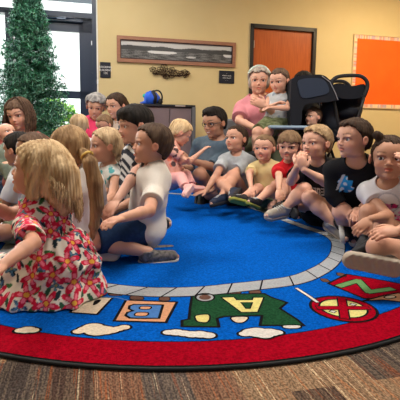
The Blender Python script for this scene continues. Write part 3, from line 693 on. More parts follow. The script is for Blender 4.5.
# orange notice board with a patterned border
bu0, bz0, bz1, bu1 = 2.353, 1.0655, 2.134, 4.0
bd = empty('notice_board', wall((bu0+bu1)/2, bz0, .02)); tag(bd, 'large orange paper notice board with a patterned pastel border on the wall', 'notice board')
mb = MB(); wbox(mb, bu0+.01, bu1-.01, bz0+.01, bz1-.01, .0, .012); mb.build('backing_paper', mat('orange_paper', (.98, .125, .006), .7, col2=(.94, .11, .005), nscale=4, bump=.05, bscale=20), bd)
mb = MB(); rg = np.random.default_rng(8); bw = .05
def strip(n, fn):
    for i in range(n): wbox(mb, *fn(i), .012, .0145, mi=int(rg.integers(0, 4)))
n = int((bu1-bu0)/.022); strip(n, lambda i: (bu0+i*.022, bu0+(i+1)*.022, bz1-bw, bz1)); strip(n, lambda i: (bu0+i*.022, bu0+(i+1)*.022, bz0, bz0+bw))
n = int((bz1-bz0-2*bw)/.022); strip(n, lambda i: (bu0, bu0+bw, bz0+bw+i*.022, bz0+bw+(i+1)*.022)); strip(n, lambda i: (bu1-bw, bu1, bz0+bw+i*.022, bz0+bw+(i+1)*.022))
mb.build('border', [mat('b1', (.72, .50, .38)), mat('b2', (.52, .38, .42)), mat('b3', (.80, .58, .34)), mat('b4', (.66, .30, .20))], bd)
mb = MB()
for a in ((bu0-.012, bu1+.012, bz0-.014, bz0), (bu0-.012, bu1+.012, bz1, bz1+.012), (bu0-.012, bu0, bz0, bz1), (bu1, bu1+.012, bz0, bz1)): wbox(mb, *a, 0, .022)
mb.build('frame', mat('board_frame', (.62, .45, .26), .4), bd)
# cabinet
def onfloor(px, Y): p = at(px, 150, Y); return np.array([p[0], Y, 0.])
cY = 5.55; cl, cr_ = at(141, 107, cY), at(192, 107, cY); zc = at(168, 104.5, cY)[2]
cm = empty('cabinet', ((cl[0]+cr_[0])/2, cY+.25, 0)); tag(cm, 'low grey cabinet with dark edges standing against the yellow wall', 'cabinet')
Rz = RW; cc = np.array([(cl[0]+cr_[0])/2, cY+.15, 0]); hwid = (cr_[0]-cl[0])/2
def cb(mb, x0, x1, y0, y1, z0, z1, bev=.004, mi=0): mb.box(cc+Rz@np.array([(x0+x1)/2, (y0+y1)/2, (z0+z1)/2]), (abs(x1-x0)/2, abs(y1-y0)/2, abs(z1-z0)/2), Rz, mi, bev)
blk = mat('black_trim', (.02, .02, .024), .4); gry = mat('mauve_grey_laminate', (.17, .125, .135), .5, col2=(.19, .14, .15), nscale=5)
mb = MB(); cb(mb, -hwid, hwid, -.15, .28, .06, zc-.03); mb.build('body', gry, cm)
mb = MB(); cb(mb, -hwid-.01, hwid+.01, -.18, .28, zc-.028, zc); mb.build('top', blk, cm)
mb = MB(); cb(mb, hwid-.035, hwid+.012, -.19, .27, .0, zc-.025); cb(mb, -hwid-.01, -hwid+.03, -.19, .27, 0, zc-.025); mb.build('side_frame', mat('grey_edge', (.12, .12, .13), .4), cm)
for a, b_ in ((-hwid+.035, -.004), (.004, hwid-.04)):
    mb = MB(); cb(mb, a, b_, -.168, -.15, .08, zc-.05); d_ = mb.build('door', gry, cm); 
mb = MB(); cb(mb, hwid-.25, hwid-.12, -.186, -.178, zc-.026, zc-.006); mb.build('label_holder', mat('hinge_steel'), cm)
# blue bag with black strap loops on the cabinet
bY = cY+.10; s_ = bY/F_PX; bc_ = at(153, 97, bY); bc_[2] = zc+.075
bag = empty('backpack', (bc_[0], bY, zc)); tag(bag, 'small bright blue bag with black straps lying on the grey cabinet', 'bag')
G = Field(bc_-.25, bc_+.25, .006); G.ell(bc_+[-.01, 0, 0], [.10, .08, .085], k=.02); G.ell(bc_+[-.03, 0, .03], [.07, .07, .06], k=.03); G.cap(bc_+[-.06, 0, -.045], bc_+[-.155, -.02, -.055], .03, .008, .02); G.disp(folds(.004, 40, 3)); G.op(lambda P: zc-P[..., 2], bc_-.25, bc_+.25, .001, 'i')
link('shell', G.mesh('shell', mat('blue_nylon', (.02, .10, .62), .5), loc((bc_[0], bY, zc)))[0], bag, loc((bc_[0], bY, zc)))
mb = MB(); mb.tube([bc_+np.array([.055+.065*math.cos(t), -.05, .015+.085*math.sin(t)]) for t in np.linspace(0, 6.283, 20)[:-1]], .011, 6, closed=True); mb.tube([bc_+[.0, -.06, .09], bc_+[.04, -.08, .02], bc_+[.03, -.07, -.06]], .022, 6); mb.ball(bc_+[.085, 0, -.035], (.04, .05, .04)); mb.build('strap', mat('black_nylon', (.012, .012, .015), .6), bag, smooth=True)
mb = MB(); mb.ball(bc_+[-.105, .02, .035], (.03, .03, .028)); mb.build('tag', mat('teal', (.02, .40, .30), .5), bag, smooth=True)

# ---------------------------------------------------------------- rug
RC = np.array([-.13, 3.2]); RA, RB = 1.80, 2.02; ZT = .012
rug_mats = ['blk', 'red', 'blue', 'grey', 'cream', 'green', 'yellow', 'peach', 'lblue', 'brown', 'lgreen', 'white']
rc = dict(blk=(.012, .011, .013), red=(.42, .002, .016), blue=(.002, .125, .60), grey=(.42, .44, .46), cream=(.78, .66, .50), green=(.018, .085, .035), yellow=(.80, .70, .25), peach=(.72, .36, .20), lblue=(.08, .22, .55), brown=(.15, .075, .055), lgreen=(.16, .34, .12), white=(.78, .74, .68))
def rugm(k):
    c = rc[k]; m = mat('rug_'+k, c, .95, spec=.02, col2=tuple(x*(.58 if k in ('red', 'blue', 'green') else .8) for x in c), nscale=120, bump=.7, bscale=420); return m
RM = [rugm(k) for k in rug_mats]; RI = {k: i for i, k in enumerate(rug_mats)}
rug = MB(); EL = lambda a, b_, n=128: [(RC[0]+a*math.cos(t), RC[1]+b_*math.sin(t)) for t in np.linspace(0, 2*math.pi, n+1)[:-1]]
rug.prism(EL(RA, RB), .0005, ZT, RI['blk'])
lay = [0]
def flat(poly, k, lv): rug.add([np.array([p[0], p[1], ZT+.0005*lv]) for p in poly], [tuple(range(len(poly)))], RI[k])
flat(EL(RA-.010, RB-.010), 'red', 1); flat(EL(RA-.15, RB-.15), 'blk', 2); flat(EL(RA-.153, RB-.153), 'blue', 3)
def g2(p): q_ = gp(p[0], p[1], ZT); return (q_[0], q_[1])
def area2(P): return sum(P[i][0]*P[(i+1) % len(P)][1]-P[(i+1) % len(P)][0]*P[i][1] for i in range(len(P)))
def ccw(P): return P if area2(P) > 0 else P[::-1]
def smooth_poly(P, n=3, closed=True):
    P = np.array(P, float); out = []; N_ = len(P); R_ = range(N_ if closed else N_-1)
    for i in R_:
        p0, p1, p2, p3 = [P[(i+k) % N_] if closed else P[min(max(i+k, 0), N_-1)] for k in (-1, 0, 1, 2)]
        for t in np.arange(n)/n: out.append(.5*((2*p1)+(-p0+p2)*t+(2*p0-5*p1+4*p2-p3)*t*t+(-p0+3*p1-3*p2+p3)*t**3))
    if not closed: out.append(P[-1])
    return [tuple(p) for p in out]
def ribbon(P, w, k, lv, closed=False):
    P = [np.array(p[:2], float) for p in P]; n = len(P)
    for i in range(n if closed else n-1):
        a, b_ = P[i], P[(i+1) % n]; d = b_-a; l = np.linalg.norm(d)
        if l < 1e-6: continue
        d /= l; nn = np.array([-d[1], d[0]])*w/2; e = d*w*.35; flat([a-e-nn, b_+e-nn, b_+e+nn, a-e+nn], k, lv+.1*(i % 3))
def shape(P, k, lv, ow=.010, sm=False, px=True, oc='blk'):
    if px: P = [g2(p) for p in P]
    if sm: P = smooth_poly(P)
    flat(ccw(P), k, lv)
    if ow: ribbon(P, ow, oc, lv+.3, True)
tr = [g2(p) for p in [(0, 279), (30, 279), (60, 282), (80, 285), (100, 287.5), (130, 291), (160, 292.5), (200, 291.5), (240, 287.5), (280, 283), (300, 279), (315, 273), (327, 266), (335, 258), (338, 250), (337, 242), (327, 234.5), (307, 228), (285, 220), (268, 213), (250, 207), (230, 201), (190, 195)]]
tr += [(-.5, 4.62), (-.85, 4.3), (-1.05, 3.8), (-1.15, 3.2), (-1.1, 2.6), (-1.0, 2.2), (-.88, 2.02)]
tr = smooth_poly(tr, 4); n = len(tr); T_ = np.array(tr); tg = np.roll(T_, -1, 0)-np.roll(T_, 1, 0); tg /= np.linalg.norm(tg, axis=1)[:, None]; nn = np.stack([-tg[:, 1], tg[:, 0]], 1)
for w_, k_, lv_ in ((.056, 'blk', 4), (.049, 'grey', 5)):
    w_ = np.interp(T_[:, 1], [1.9, 2.3], [w_, w_*.72])[:, None]; a_, b_ = T_+nn*w_, T_-nn*w_
    for i in range(n): j = (i+1) % n; flat([b_[i], b_[j], a_[j], a_[i]][::1], k_, lv_)
cum = 0
for i in range(n):
    cum += np.linalg.norm(T_[(i+1) % n]-T_[i])
    if cum > .125: cum = 0; sk = tg[i]*.03; wv_ = np.interp(T_[i, 1], [1.9, 2.3], [.049, .036]); ribbon([T_[i]+nn[i]*wv_+sk, T_[i]-nn[i]*wv_-sk], .007, 'blk', 6)
for P in ([(109, 293), (121, 293.5), (122, 296), (110, 296)], [(131, 296.5), (142, 297), (143, 300), (131, 300)], [(160, 297.5), (169, 297.5), (169, 301), (160, 301)], [(229, 291.5), (240, 291), (240, 294), (229, 294.5)], [(250, 291), (260, 291), (260, 294), (250, 294)], [(320, 279), (327, 279.5), (330, 282.5), (323, 282)], [(337, 273), (344, 274), (346, 277), (338, 276)], [(375, 236), (382, 238), (382, 240), (375, 239)]): shape(P, 'brown', 4, .004, True)
shape([(83, 297), (113, 298), (97, 315), (70, 313)], 'cream', 4); ribbon([g2((84, 297)), g2((116, 298)), g2((128, 301))], .008, 'lblue', 6); shape([(95, 301), (101, 300.5), (98, 304), (93, 306)], 'blk', 6, 0, True)
shape([(126, 300.5), (177, 302.5), (166, 323), (114, 321.5)], 'peach', 4, .011)
B_ = [(150, 305.2), (163, 305.5), (159, 319), (143, 319), (130, 318.8), (125.5, 316), (127.5, 313), (133, 311.5), (129, 309.5), (129.5, 306.5), (134, 305)]
shape(B_, 'lblue', 5, .010); shape([(141, 307.3), (151, 307.5), (149, 310), (140, 309.8)], 'peach', 6, .006, True); shape([(137, 313.3), (148, 313.5), (146, 316.7), (135, 316.4)], 'peach', 6, .006, True)
shape([(192, 296), (222, 294.5), (264, 294), (272, 298), (287, 303), (280, 309), (297, 320), (304, 326), (260, 326), (262, 316), (243, 316.5), (224, 317), (217, 319), (219, 327.5), (182, 327), (182, 321), (189, 319.5), (190, 309)], 'green', 4, .011)
shape([(231, 318), (248, 317.6), (244, 323), (235, 323)], 'cream', 5, .006, True)
shape([(283, 326), (300, 326), (299, 329), (285, 329)], 'white', 5, .006, True)
shape([(213.5*0+205+9.5*math.cos(t), 298+4*math.sin(t)) for t in np.linspace(0, 6.28, 17)[:-1]], 'grey', 5, .008); shape([(205+6*math.cos(t), 298+2.5*math.sin(t)) for t in np.linspace(0, 6.28, 17)[:-1]], 'brown', 6, 0)
shape([(196, 316), (208, 315), (210, 319), (207, 323), (198, 322.5), (195, 319)], 'yellow', 5, .007, True)
shape([(221, 298), (234, 297.5), (237, 300.5), (252, 300.5), (253, 298), (264, 298), (258, 312.8), (241, 313)], 'yellow', 5, .007)
shape([(241, 303.2), (252.5, 303.2), (250, 309.3), (246, 309.3)], 'green', 6, .006)
wc = np.array([.552, 1.618]); CI = lambda r_: [(wc[0]+r_*math.cos(t), wc[1]+r_*math.sin(t)) for t in np.linspace(0, 6.283, 33)[:-1]]
shape(CI(.122), 'red', 4, .011, px=False); shape(CI(.088), 'yellow', 5, .008, px=False)
for a in (.03, 1.32): d_ = np.array([math.cos(a), math.sin(a)])*.09; ribbon([wc-d_, wc+d_], .040, 'blk', 6); ribbon([wc-d_, wc+d_], .029, 'red', 6.6+a*.3)
for sx in (-1, 1):
    dc = wc+np.array([sx*.05, -sx*.0+.035*sx]); shape([dc+[.014, 0], dc+[0, .014], dc-[.014, 0], dc-[0, .014]], 'white', 6, .004, px=False)
ribbon([g2((297, 289)), g2((308, 296)), g2((317, 302.5))], .022, 'blk', 4); ribbon([g2((297, 289)), g2((308, 296)), g2((317, 302.5))], .013, 'white', 5)
shape([(328, 284), (347, 274.5), (384, 281), (418, 288), (404, 300), (364, 299)], 'red', 4, .011)
Z_ = [g2(p) for p in [(340, 286.5), (358, 281), (369, 292.5), (391, 289.5)]]; ribbon(Z_, .046, 'blk', 5); ribbon(Z_, .034, 'lgreen', 5.6)
shape([(363, 301.5), (384, 296), (398, 293.5), (412, 296), (406, 303), (384, 300.5)], 'peach', 5, .010); shape([(384, 297.5), (392, 296), (396, 298), (388, 299.5)], 'cream', 6, .006, True)
def cloud(cs, k):
    for lv, e in ((4, .009), (5, 0.)):
        for n_c, (x, y, r_) in enumerate(cs):
            c = g2((x, y)); r_ = r_/245.+e; flat([(c[0]+r_*math.cos(t), c[1]+r_*.82*math.sin(t)) for t in np.linspace(0, 6.283, 25)[:-1]], 'blk' if lv == 4 else k, lv+.08*n_c)
cloud([(79, 332, 5), (86, 330, 7), (93, 328, 9), (98, 331, 11), (105, 331, 9), (112, 331, 6), (118, 329.5, 5), (124, 328, 5)], 'cream')
cloud([(169, 333, 5), (176, 333, 6.5), (184, 334, 6), (192, 335, 6.5), (200, 335, 7), (208, 336, 6)], 'white')
cloud([(245, 334.5, 5), (252, 333, 8), (258, 333, 10), (264, 335, 8), (270, 333, 8), (277, 333, 5)], 'white')
cloud([(21, 331, 5), (27, 330.5, 7), (33, 331, 5)], 'cream')
ro = rug.build('area_rug', RM, M=loc((RC[0], RC[1], 0))); tag(ro, 'large oval blue rug with red border and alphabet train design on the carpet', 'rug')
mb = MB(); mb.tube([np.array([x, y, .0065]) for x, y in EL(RA, RB)], .0065, 6, closed=True); mb.build('binding', mat('rug_binding', (.008, .008, .009), .7), ro, smooth=True)

# ---------------------------------------------------------------- clothes materials
def cloth(name, c, c2=None, ns=20, vec=None, bump=.25): return mat('cloth_'+name, c, .85, col2=c2, nscale=ns, vec=vec, bump=bump, bscale=500, spec=.15)
white_tee = cloth('white', (.66, .60, .53), bump=.3); black_tee = cloth('black', (.010, .010, .012)); navy = cloth('navy_denim', (.010, .028, .075), (.016, .04, .10), 60)
grey_tee = cloth('grey', (.42, .44, .45), (.37, .39, .40), 40); yellow_tee = cloth('yellow', (.70, .55, .26), (.74, .60, .30), 12); red_tee = cloth('red', (.58, .015, .022))
camo = cloth('camouflage', (.13, .15, .07), (.03, .035, .02), 26); camo2 = cloth('olive_camouflage', (.22, .24, .13), (.10, .12, .05), 30)
pink_top = cloth('pink', (.62, .24, .27), (.56, .20, .23), 10); hot_pink = cloth('hot_pink', (.80, .06, .16)); slate = cloth('slate_blue', (.085, .125, .165), (.11, .15, .19), 30)
jeans = cloth('jeans', (.03, .055, .11), (.045, .075, .14), 50); olive = cloth('olive', (.10, .11, .065)); pale_grey = cloth('pale_grey', (.55, .56, .58))
def patterned(name, cols, seed, scale=.02, base=(.7, .68, .62)):
    m = mat('pattern_'+name, rough=.85, spec=.15, attr='Col', bump=.2, bscale=400)
    rg = np.random.default_rng(seed); pts = rg.uniform(-1, 1, (30000, 3))
    def fn(V):
        lo, hi = V.min(0)-.05, V.max(0)+.05; n = int(np.prod(hi-lo)/scale**3*.55); n = min(n, 6000)
        P = rg.uniform(lo, hi, (n, 3)); r = rg.uniform(.35, .8, n)*scale; k = rg.integers(0, len(cols), n); c = np.tile(np.array(base), (len(V), 1))
        for i in range(n):
            m_ = ((V-P[i])**2).sum(1) < r[i]**2; c[m_] = cols[k[i]]
        return c
    return m, fn
def stripes_fn(u, c1, c2, per=.022):
    def fn(V):
        s = np.sin((V@u)*2*math.pi/per+2*np.sin(V@np.array([40, 10, 25.])))
        return np.where((s > 0)[:, None], np.array(c1), np.array(c2))
    return fn
stripe_m = mat('pattern_stripe', rough=.85, spec=.15, attr='Col')
def flowers(seed, scale=1.):
    """hibiscus-like flowers and leaves printed over cream cloth"""
    rg = np.random.default_rng(seed)
    def fn(V):
        c = np.tile(np.array([.80, .72, .60]), (len(V), 1)); lo, hi = V.min(0), V.max(0)
        for kind, n in (('leaf', 260), ('blue', 70), ('red', 130)):
            got = []
            for t in range(n*6):
                if len(got) >= n: break
                p = V[rg.integers(0, len(V))]
                rmin = {'red': .041, 'blue': .044, 'leaf': .022}[kind]*scale
                if any(((p-g)**2).sum() < rmin**2 for g in got): continue
                got.append(p)
            for p in got:
                d = V-p; r2 = (d**2).sum(1); R0 = {'red': .027, 'blue': .016, 'leaf': .013}[kind]*scale; m = r2 < R0*R0*1.7
                if m.sum() < 3: continue
                dm = d[m]; cv = dm-dm.mean(0); w, e = np.linalg.eigh(cv.T@cv); a1, a2 = e[:, 2], e[:, 1]
                x, y = dm@a1, dm@a2; th = np.arctan2(y, x)+rg.uniform(0, 6); rr = np.hypot(x, y)/R0
                cm = c[m]
                if kind == 'leaf':
                    t0 = rg.uniform(0, 3.1); X = (x*math.cos(t0)+y*math.sin(t0))/R0; Y = (-x*math.sin(t0)+y*math.cos(t0))/R0
                    k = (X*X+(Y/.42)**2) < 1; cm[k] = [(.03, .10, .05), (.05, .16, .05), (.015, .03, .04)][rg.integers(0, 3)]
                else:
                    pet = .62+.42*np.cos(5*th); k = rr < pet+.12
                    c1, c2, cc_ = ((.60, .012, .05), (.88, .20, .28), (.85, .45, .06)) if kind == 'red' else ((.04, .11, .20), (.10, .24, .34), (.35, .30, .10))
                    cm[k] = c1; k2 = (rr < pet*.72) & (rr > .3); cm[k2] = c2; cm[rr < .2] = cc_
                c[m] = cm
        return c
    return fn
flower_m = mat('pattern_flowers', rough=.85, spec=.15, attr='Col', bump=.2, bscale=400)
wsole = mat('sole_white', (.55, .52, .46), .7); dsole = mat('sole_dark', (.02, .02, .022), .7); tsole = mat('sole_beige', (.40, .33, .26), .8); bshoe = mat('shoe_black', (.014, .014, .016), .6); nshoe = mat('shoe_navy', (.012, .02, .045), .6)
gshoe = mat('shoe_grey', (.22, .20, .18), .8, col2=(.08, .075, .07), nscale=60); beige = mat('shoe_beige', (.42, .36, .29), .8); lace_w = mat('lace_white', (.6, .6, .58), .8); ygreen = mat('sole_yellow_green', (.30, .30, .05), .6)
HB = dict(c=((.030, .017, .011), (.055, .032, .020)), m='hair_dark_brown'); HK = dict(c=((.009, .007, .006), (.022, .017, .014)), m='hair_black'); HN = dict(c=((.13, .075, .04), (.22, .135, .075)), m='hair_light_brown')
HY = dict(c=((.33, .20, .09), (.68, .49, .28)), m='hair_blonde'); HS = dict(c=((.24, .15, .075), (.40, .27, .15)), m='hair_sandy'); HG = dict(c=((.16, .15, .15), (.34, .32, .31)), m='hair_grey'); HM_ = dict(c=((.075, .042, .028), (.14, .085, .055)), m='hair_brown')
HY2 = dict(c=((.30, .20, .11), (.55, .40, .24)), m='hair_dark_blonde')

print_m = mat('pattern_print', rough=.85, spec=.12, attr='Col', bump=.2, bscale=400)
def print_g(p, c, TL):
    x, y, z = p[:, 0], p[:, 1], p[:, 2]; fr = y > .02
    n = np.sin(x*160+z*90)+np.sin(z*210-x*60)
    m = fr & (((x-.045)/.030)**2+((z-TL*.80)/.038)**2 < 1+.35*np.sin(x*130+z*170)); c[m] = (.03, .30, .62); c[m & (n > .9)] = (.6, .7, .75)
    m = fr & (np.abs(x-.075+(z-TL*.8)*.5) < .006) & (np.abs(z-TL*.84) < .03); c[m] = (.5, .52, .55)
    m = (y > -.02) & (x > .02) & (x < .12) & (z > .0) & (z < .12) & (n > .5); c[m] = (.45, .46, .48)
    return c
def print_f(p, c, TL):
    x, y, z = p[:, 0], p[:, 1], p[:, 2]; t = (x+.055)/.11*5; k = np.floor(t); fx = t-k; h = (z-TL*.60)/.024
    on = (fx > .2) & ((fx < .45) | (np.abs(h) > .6) | ((np.abs(h) < .2) & (k % 2 == 0)) | ((fx > .75) & (k % 2 == 1)))
    c[(y > .02) & (t > 0) & (t < 5) & (np.abs(h) < 1) & on] = (.62, .62, .62); return c
def print_h(p, c, TL):
    x, y, z = p[:, 0], p[:, 1], p[:, 2]; fr = y > .02; rg = np.random.default_rng(2)
    for i in range(34):
        a, b_ = rg.uniform(-.06, .05), TL*rg.uniform(.40, .78); r0 = rg.uniform(.006, .014); m = fr & ((x-a)**2+(z-b_)**2 < r0*r0); c[m] = [(.62, .04, .22), (.70, .20, .40), (.05, .03, .05), (.45, .02, .12)][i % 4]
    m = fr & (np.abs(np.hypot(x, z-TL*.80)-.05) < .003); c[m] = (.4, .4, .45); return c
# ---------------------------------------------------------------- left of the rug
# blonde girl in the flowered dress, kneeling nearest the camera
g = person('child kneeling nearest the camera in a white dress printed with red and blue flowers', (37, 171, 1.70), .214, (-.955, -.05, .26), (63, 1.72), 1.02, (-.93, .36), 'light',
    hair=dict(k='long', t=.06, strands=(1300, .20, (1.5, 4.25)), sideshort=True, tk=.05, streak=.02, flare=.03, noear=True, tail=[at(50, 160, 1.70), at(60, 176, 1.68), at(64, 195, 1.68), at(64, 212, 1.68)], tail_r=[.06, .062, .05, .015], **HY),
    arms={'L': [(33, 243, 'n'), (3, 265, 'n')], 'R': [(8, 214, 'n'), (-14, 203, 'n')]}, legs={'L': [('l', -.07, .28, .05), ('l', -.05, .13, .035)], 'R': [('l', .07, .28, .05), ('l', .05, .13, .035)]}, toe={'L': gp(58, 312), 'R': gp(66, 300)}, sitz=.13, vox=.0042, fat=.95,
    top=dict(m=flower_m, sleeve=.78, cols=flowers(4, 1.55), neck=.05, fold=.004, n='bodice', hem=.05), shoes=dict(m=gshoe, sole=wsole), seed=2)
P0, u, f_, r_, q = g['P0'], g['u'], g['f'], g['r'], g['q']
lo_ = np.array([P0[0]-.46, P0[1]-.36, .0]); hi_ = np.array([P0[0]+.36, P0[1]+.34, P0[2]+.30]); G = Field(lo_, hi_, .0042)
W1 = P0+u*.13*q; fl = np.array([-.93, .36, 0]); fl /= np.linalg.norm(fl); rl = np.array([fl[1], -fl[0], 0])
prof = [(W1[2], .092, W1), (W1[2]-.05, .112, W1), (P0[2]+.01, .150, P0+fl*.02), (.10, .185, P0+fl*.08), (.05, .225, P0+fl*.10), (.018, .245, P0+fl*.115)]
pz = np.array([p[0] for p in prof])[::-1]; pr = np.array([p[1] for p in prof])[::-1]; pcx = np.array([p[2][0] for p in prof])[::-1]; pcy = np.array([p[2][1] for p in prof])[::-1]
def skirt_fn(P):
    z = P[..., 2]; cx = np.interp(z, pz, pcx); cy = np.interp(z, pz, pcy); rr = np.interp(z, pz, pr); dx, dy = P[..., 0]-cx, P[..., 1]-cy
    ff = dx*fl[0]+dy*fl[1]; ss = dx*rl[0]+dy*rl[1]; a = np.arctan2(ss, ff); d = np.sqrt((ff/1.12)**2+(ss/.92)**2)
    fold = .0055*np.sin(a*17+2*np.sin(a*3))*np.clip((W1[2]-z)/.06+.35, 0, 1)+.010*np.sin(a*7+1)*np.clip((W1[2]-z)/.2, 0, 1)
    return np.maximum(np.maximum((d-rr-fold)*.7, z-W1[2]), .016-z)
G.op(skirt_fn, lo_, hi_, .01)
for s in 'LR': H_, K_, A_ = g['J']['l'+s]; G.cap(H_+[0, 0, .03], K_+[0, 0, .02], .085, .075, .05)
G.disp(folds(.004, 26, 3)); G.op(lambda P: .017-P[..., 2], lo_, hi_, .001, 'i')
link('skirt', G.mesh('skirt', flower_m, g['base'], flowers(11, 1.65))[0], g['o'], g['base'])

# girl with a ponytail seen from behind
person('child with a long ponytail in a plain white shirt, seen from behind', (69, 150, 2.12), .215, (-.62, .78, -.02), (78, 2.16), 1.08, (-.75, .65), 'light',
    hair=dict(k='back', t=.045, noear=True, tail=[at(84, 153, 2.03), at(90, 163, 2.0), at(95, 182, 2.0), at(97, 205, 2.0), at(94, 226, 2.0), at(92, 240, 2.0)], tail_r=[.022, .032, .036, .030, .022, .008], tie=(at(87, 156, 2.01), .026, (.62, .42, .10)),
              **dict(HS, c=((.17, .095, .045), (.38, .24, .12)), m='hair_honey')),
    top=dict(m=cloth('ivory', (.70, .66, .62)), sleeve=.9, fold=.005), bottom=dict(m=jeans, t=1.5), shoes=dict(m=gshoe, sole=wsole), legs={'L': 'kneel', 'R': 'kneel'}, sitz=.13, vox=.0048, seed=5)
person('child in a steel grey tee shirt behind the child in the flowered dress', (32, 152, 2.55), .215, (-.93, -.30, .02), (37, 2.62), 1.05, (-.9, -.3), 'brown', hair=dict(k='short', t=.03, **HM_),
    arms={'L': [('l', -.2, .10, .2), ('l', -.08, .26, .12)]}, top=dict(m=cloth('steel', (.35, .38, .42))), bottom=dict(m=olive), shoes=dict(m=gshoe, sole=wsole), seed=6)
person('child with black hair in a pale shirt at the left, just below the seated baby', (18, 150, 2.85), .215, (-.85, .2, 0), (18, 2.9), 1.05, (-.9, 0), 'tan', hair=dict(k='back', t=.05, **HK),
    top=dict(m=pale_grey), bottom=dict(m=cloth('yellow_green', (.45, .55, .05))), shoes=dict(m=gshoe, sole=wsole), seed=7)
# woman with the baby
person('adult in a rust red top sitting by the tree and holding a baby', (19, 115, 3.6), .235, (-.12, -.96, -.2), (21, 3.75), 1.45, (-.15, -1), 'fair', adult='f', vox=.0065, roll=-.12,
    hair=dict(k='long', t=.05, drop=.10, strands=(420, .20, (.95, 5.35)), **HM_), arms={'R': [('l', .25, .12, .22), (3, 155, 3.25)], 'L': [('l', -.24, .14, .2), (22, 163, 3.2)]},
    top=dict(m=cloth('rust', (.30, .07, .06)), sleeve=.25, neck=.075, belly=True), bottom=dict(m=jeans, t=1.8), shoes=dict(m=gshoe, sole=wsole), brow=(.09, .05, .03), seed=8)
person('baby in grey-green clothes held in the arms of an adult at the left edge', (7, 134, 3.15), .155, (.75, -.45, .45), at(11, 168, 3.15), .62, (.5, -.6), 'fair', vox=.005,
    arms={'L': [('l', -.16, .12, .30), ('l', -.08, .25, .25)]}, legs={'L': [('l', -.12, .22, .12), ('l', -.08, .3, -.08)], 'R': [('l', .12, .22, .12), ('l', .1, .3, -.08)]}, top=dict(m=cloth('sage', (.22, .26, .20), (.16, .19, .15), 30), sleeve=1.8), bottom=dict(m=mat('cloth_sage'), t=1.7), shoes=dict(bare=1), eyes=True, seed=9)
person('toddler seen from behind, left of the adult in the bright pink top', (79, 126, 3.55), .18, (-.3, .9, -.1), (79, 3.6, .23), .74, (-.2, 1), 'fair', legs={'L': 'stand', 'R': 'stand'}, hair=dict(k='short', t=.03, **HY2), top=dict(m=pale_grey), bottom=dict(m=jeans), shoes=dict(m=gshoe, sole=wsole), seed=10)
# two women at the glass door
person('smiling adult in a bright pink top sitting beside the glass door', (96, 107, 4.5), .235, (.05, -.94, -.3), (93, 4.65, .14), 1.45, (-.1, -1), 'fair', adult='f', mouth='smile', legs={'L': 'kneel', 'R': 'kneel'}, vox=.0065, roll=.12,
    hair=dict(k='short', t=.10, rough=2.2, dz=-.02, curl=[((.3, .0, .3), (.16, .2, .2)), ((-.3, .0, .3), (.16, .2, .2)), ((.0, .1, .45), (.25, .2, .14)), ((.3, -.2, .0), (.15, .2, .2)), ((-.3, -.2, .0), (.15, .2, .2))], **HG),
    top=dict(m=hot_pink, sleeve=.7, belly=True), bottom=dict(m=jeans, t=1.8), shoes=dict(m=gshoe, sole=wsole), seed=11)
pm, pf_ = patterned('dark_leaf', [(.02, .02, .03), (.5, .3, .2), (.04, .06, .08)], 3, .035, (.55, .45, .38))
person('smiling adult in a patterned blouse beside the adult in bright pink', (116, 106, 4.4), .24, (-.55, -.80, -.15), (119, 4.55, .14), 1.45, (-.4, -1), 'fair', adult='f', mouth='smile', legs={'L': 'kneel', 'R': 'kneel'}, vox=.0065,
    hair=dict(k='back', t=.04, tail=[at(124, 104, 4.5), at(127, 110, 4.55), at(127, 120, 4.5)], tail_r=[.05, .045, .02], **HB), top=dict(m=pm, cols=pf_, sleeve=.7), bottom=dict(m=jeans, t=1.8), shoes=dict(m=gshoe, sole=wsole), seed=12)
person('toddler between the adult in bright pink and the adult in the patterned blouse', (104, 125, 4.05), .175, (-.5, -.6, -.3), (104, 4.1, .25), .74, (-.3, -1), 'light', legs={'L': 'stand', 'R': 'stand'}, hair=dict(k='short', t=.035, **HN), top=dict(m=pale_grey), bottom=dict(m=jeans), shoes=dict(m=gshoe, sole=wsole), seed=13)
am, af = patterned('aqua', [(.10, .38, .40), (.35, .55, .52), (.6, .6, .55)], 4, .028, (.68, .68, .64))
person('child in a white and aqua sleeveless top sitting and looking left', (105, 146, 2.72), .215, (-.90, -.42, .06), (113, 2.8), 1.05, (-.85, -.5), 'light',
    hair=dict(k='back', t=.04, tail=[at(114, 148, 2.85), at(119, 156, 2.88), at(120, 166, 2.88)], tail_r=[.03, .04, .015], **HY2), arms={'L': [(112, 197, 'n'), (99, 207, 'n')], 'R': [('l', .18, .10, .2), ('l', .06, .24, .12)]},
    top=dict(m=am, cols=af, sleeve=0, neck=.055), bottom=dict(m=mat('cloth_jeans')), shoes=dict(m=gshoe, sole=wsole), iris=(.10, .14, .18), seed=14)
sp = person('child in a black and white striped shirt with a black wristband', (134, 125, 2.55), .218, (-.87, -.46, -.08), (136, 2.62, .09), 1.2, (-.85, -.5), 'fair', legs={'L': 'kneel', 'R': 'kneel'},
    hair=dict(k='fringe', t=.05, vol=[((0, .16, .32), (.30, .27, .15))], **HK), arms={'L': [(137, 172, 'n'), (117, 200, 'n')], 'R': [('l', .18, .12, .2), ('l', .04, .27, .13)]},
    top=dict(m=stripe_m, sleeve=.8, cols=stripes_fn(np.array([16, 6, 10.])/20, (.03, .035, .05), (.62, .62, .62), .03)), bottom=dict(m=mat('cloth_jeans')), shoes=dict(m=bshoe, sole=wsole), watch=('L', .22, bshoe), seed=15)
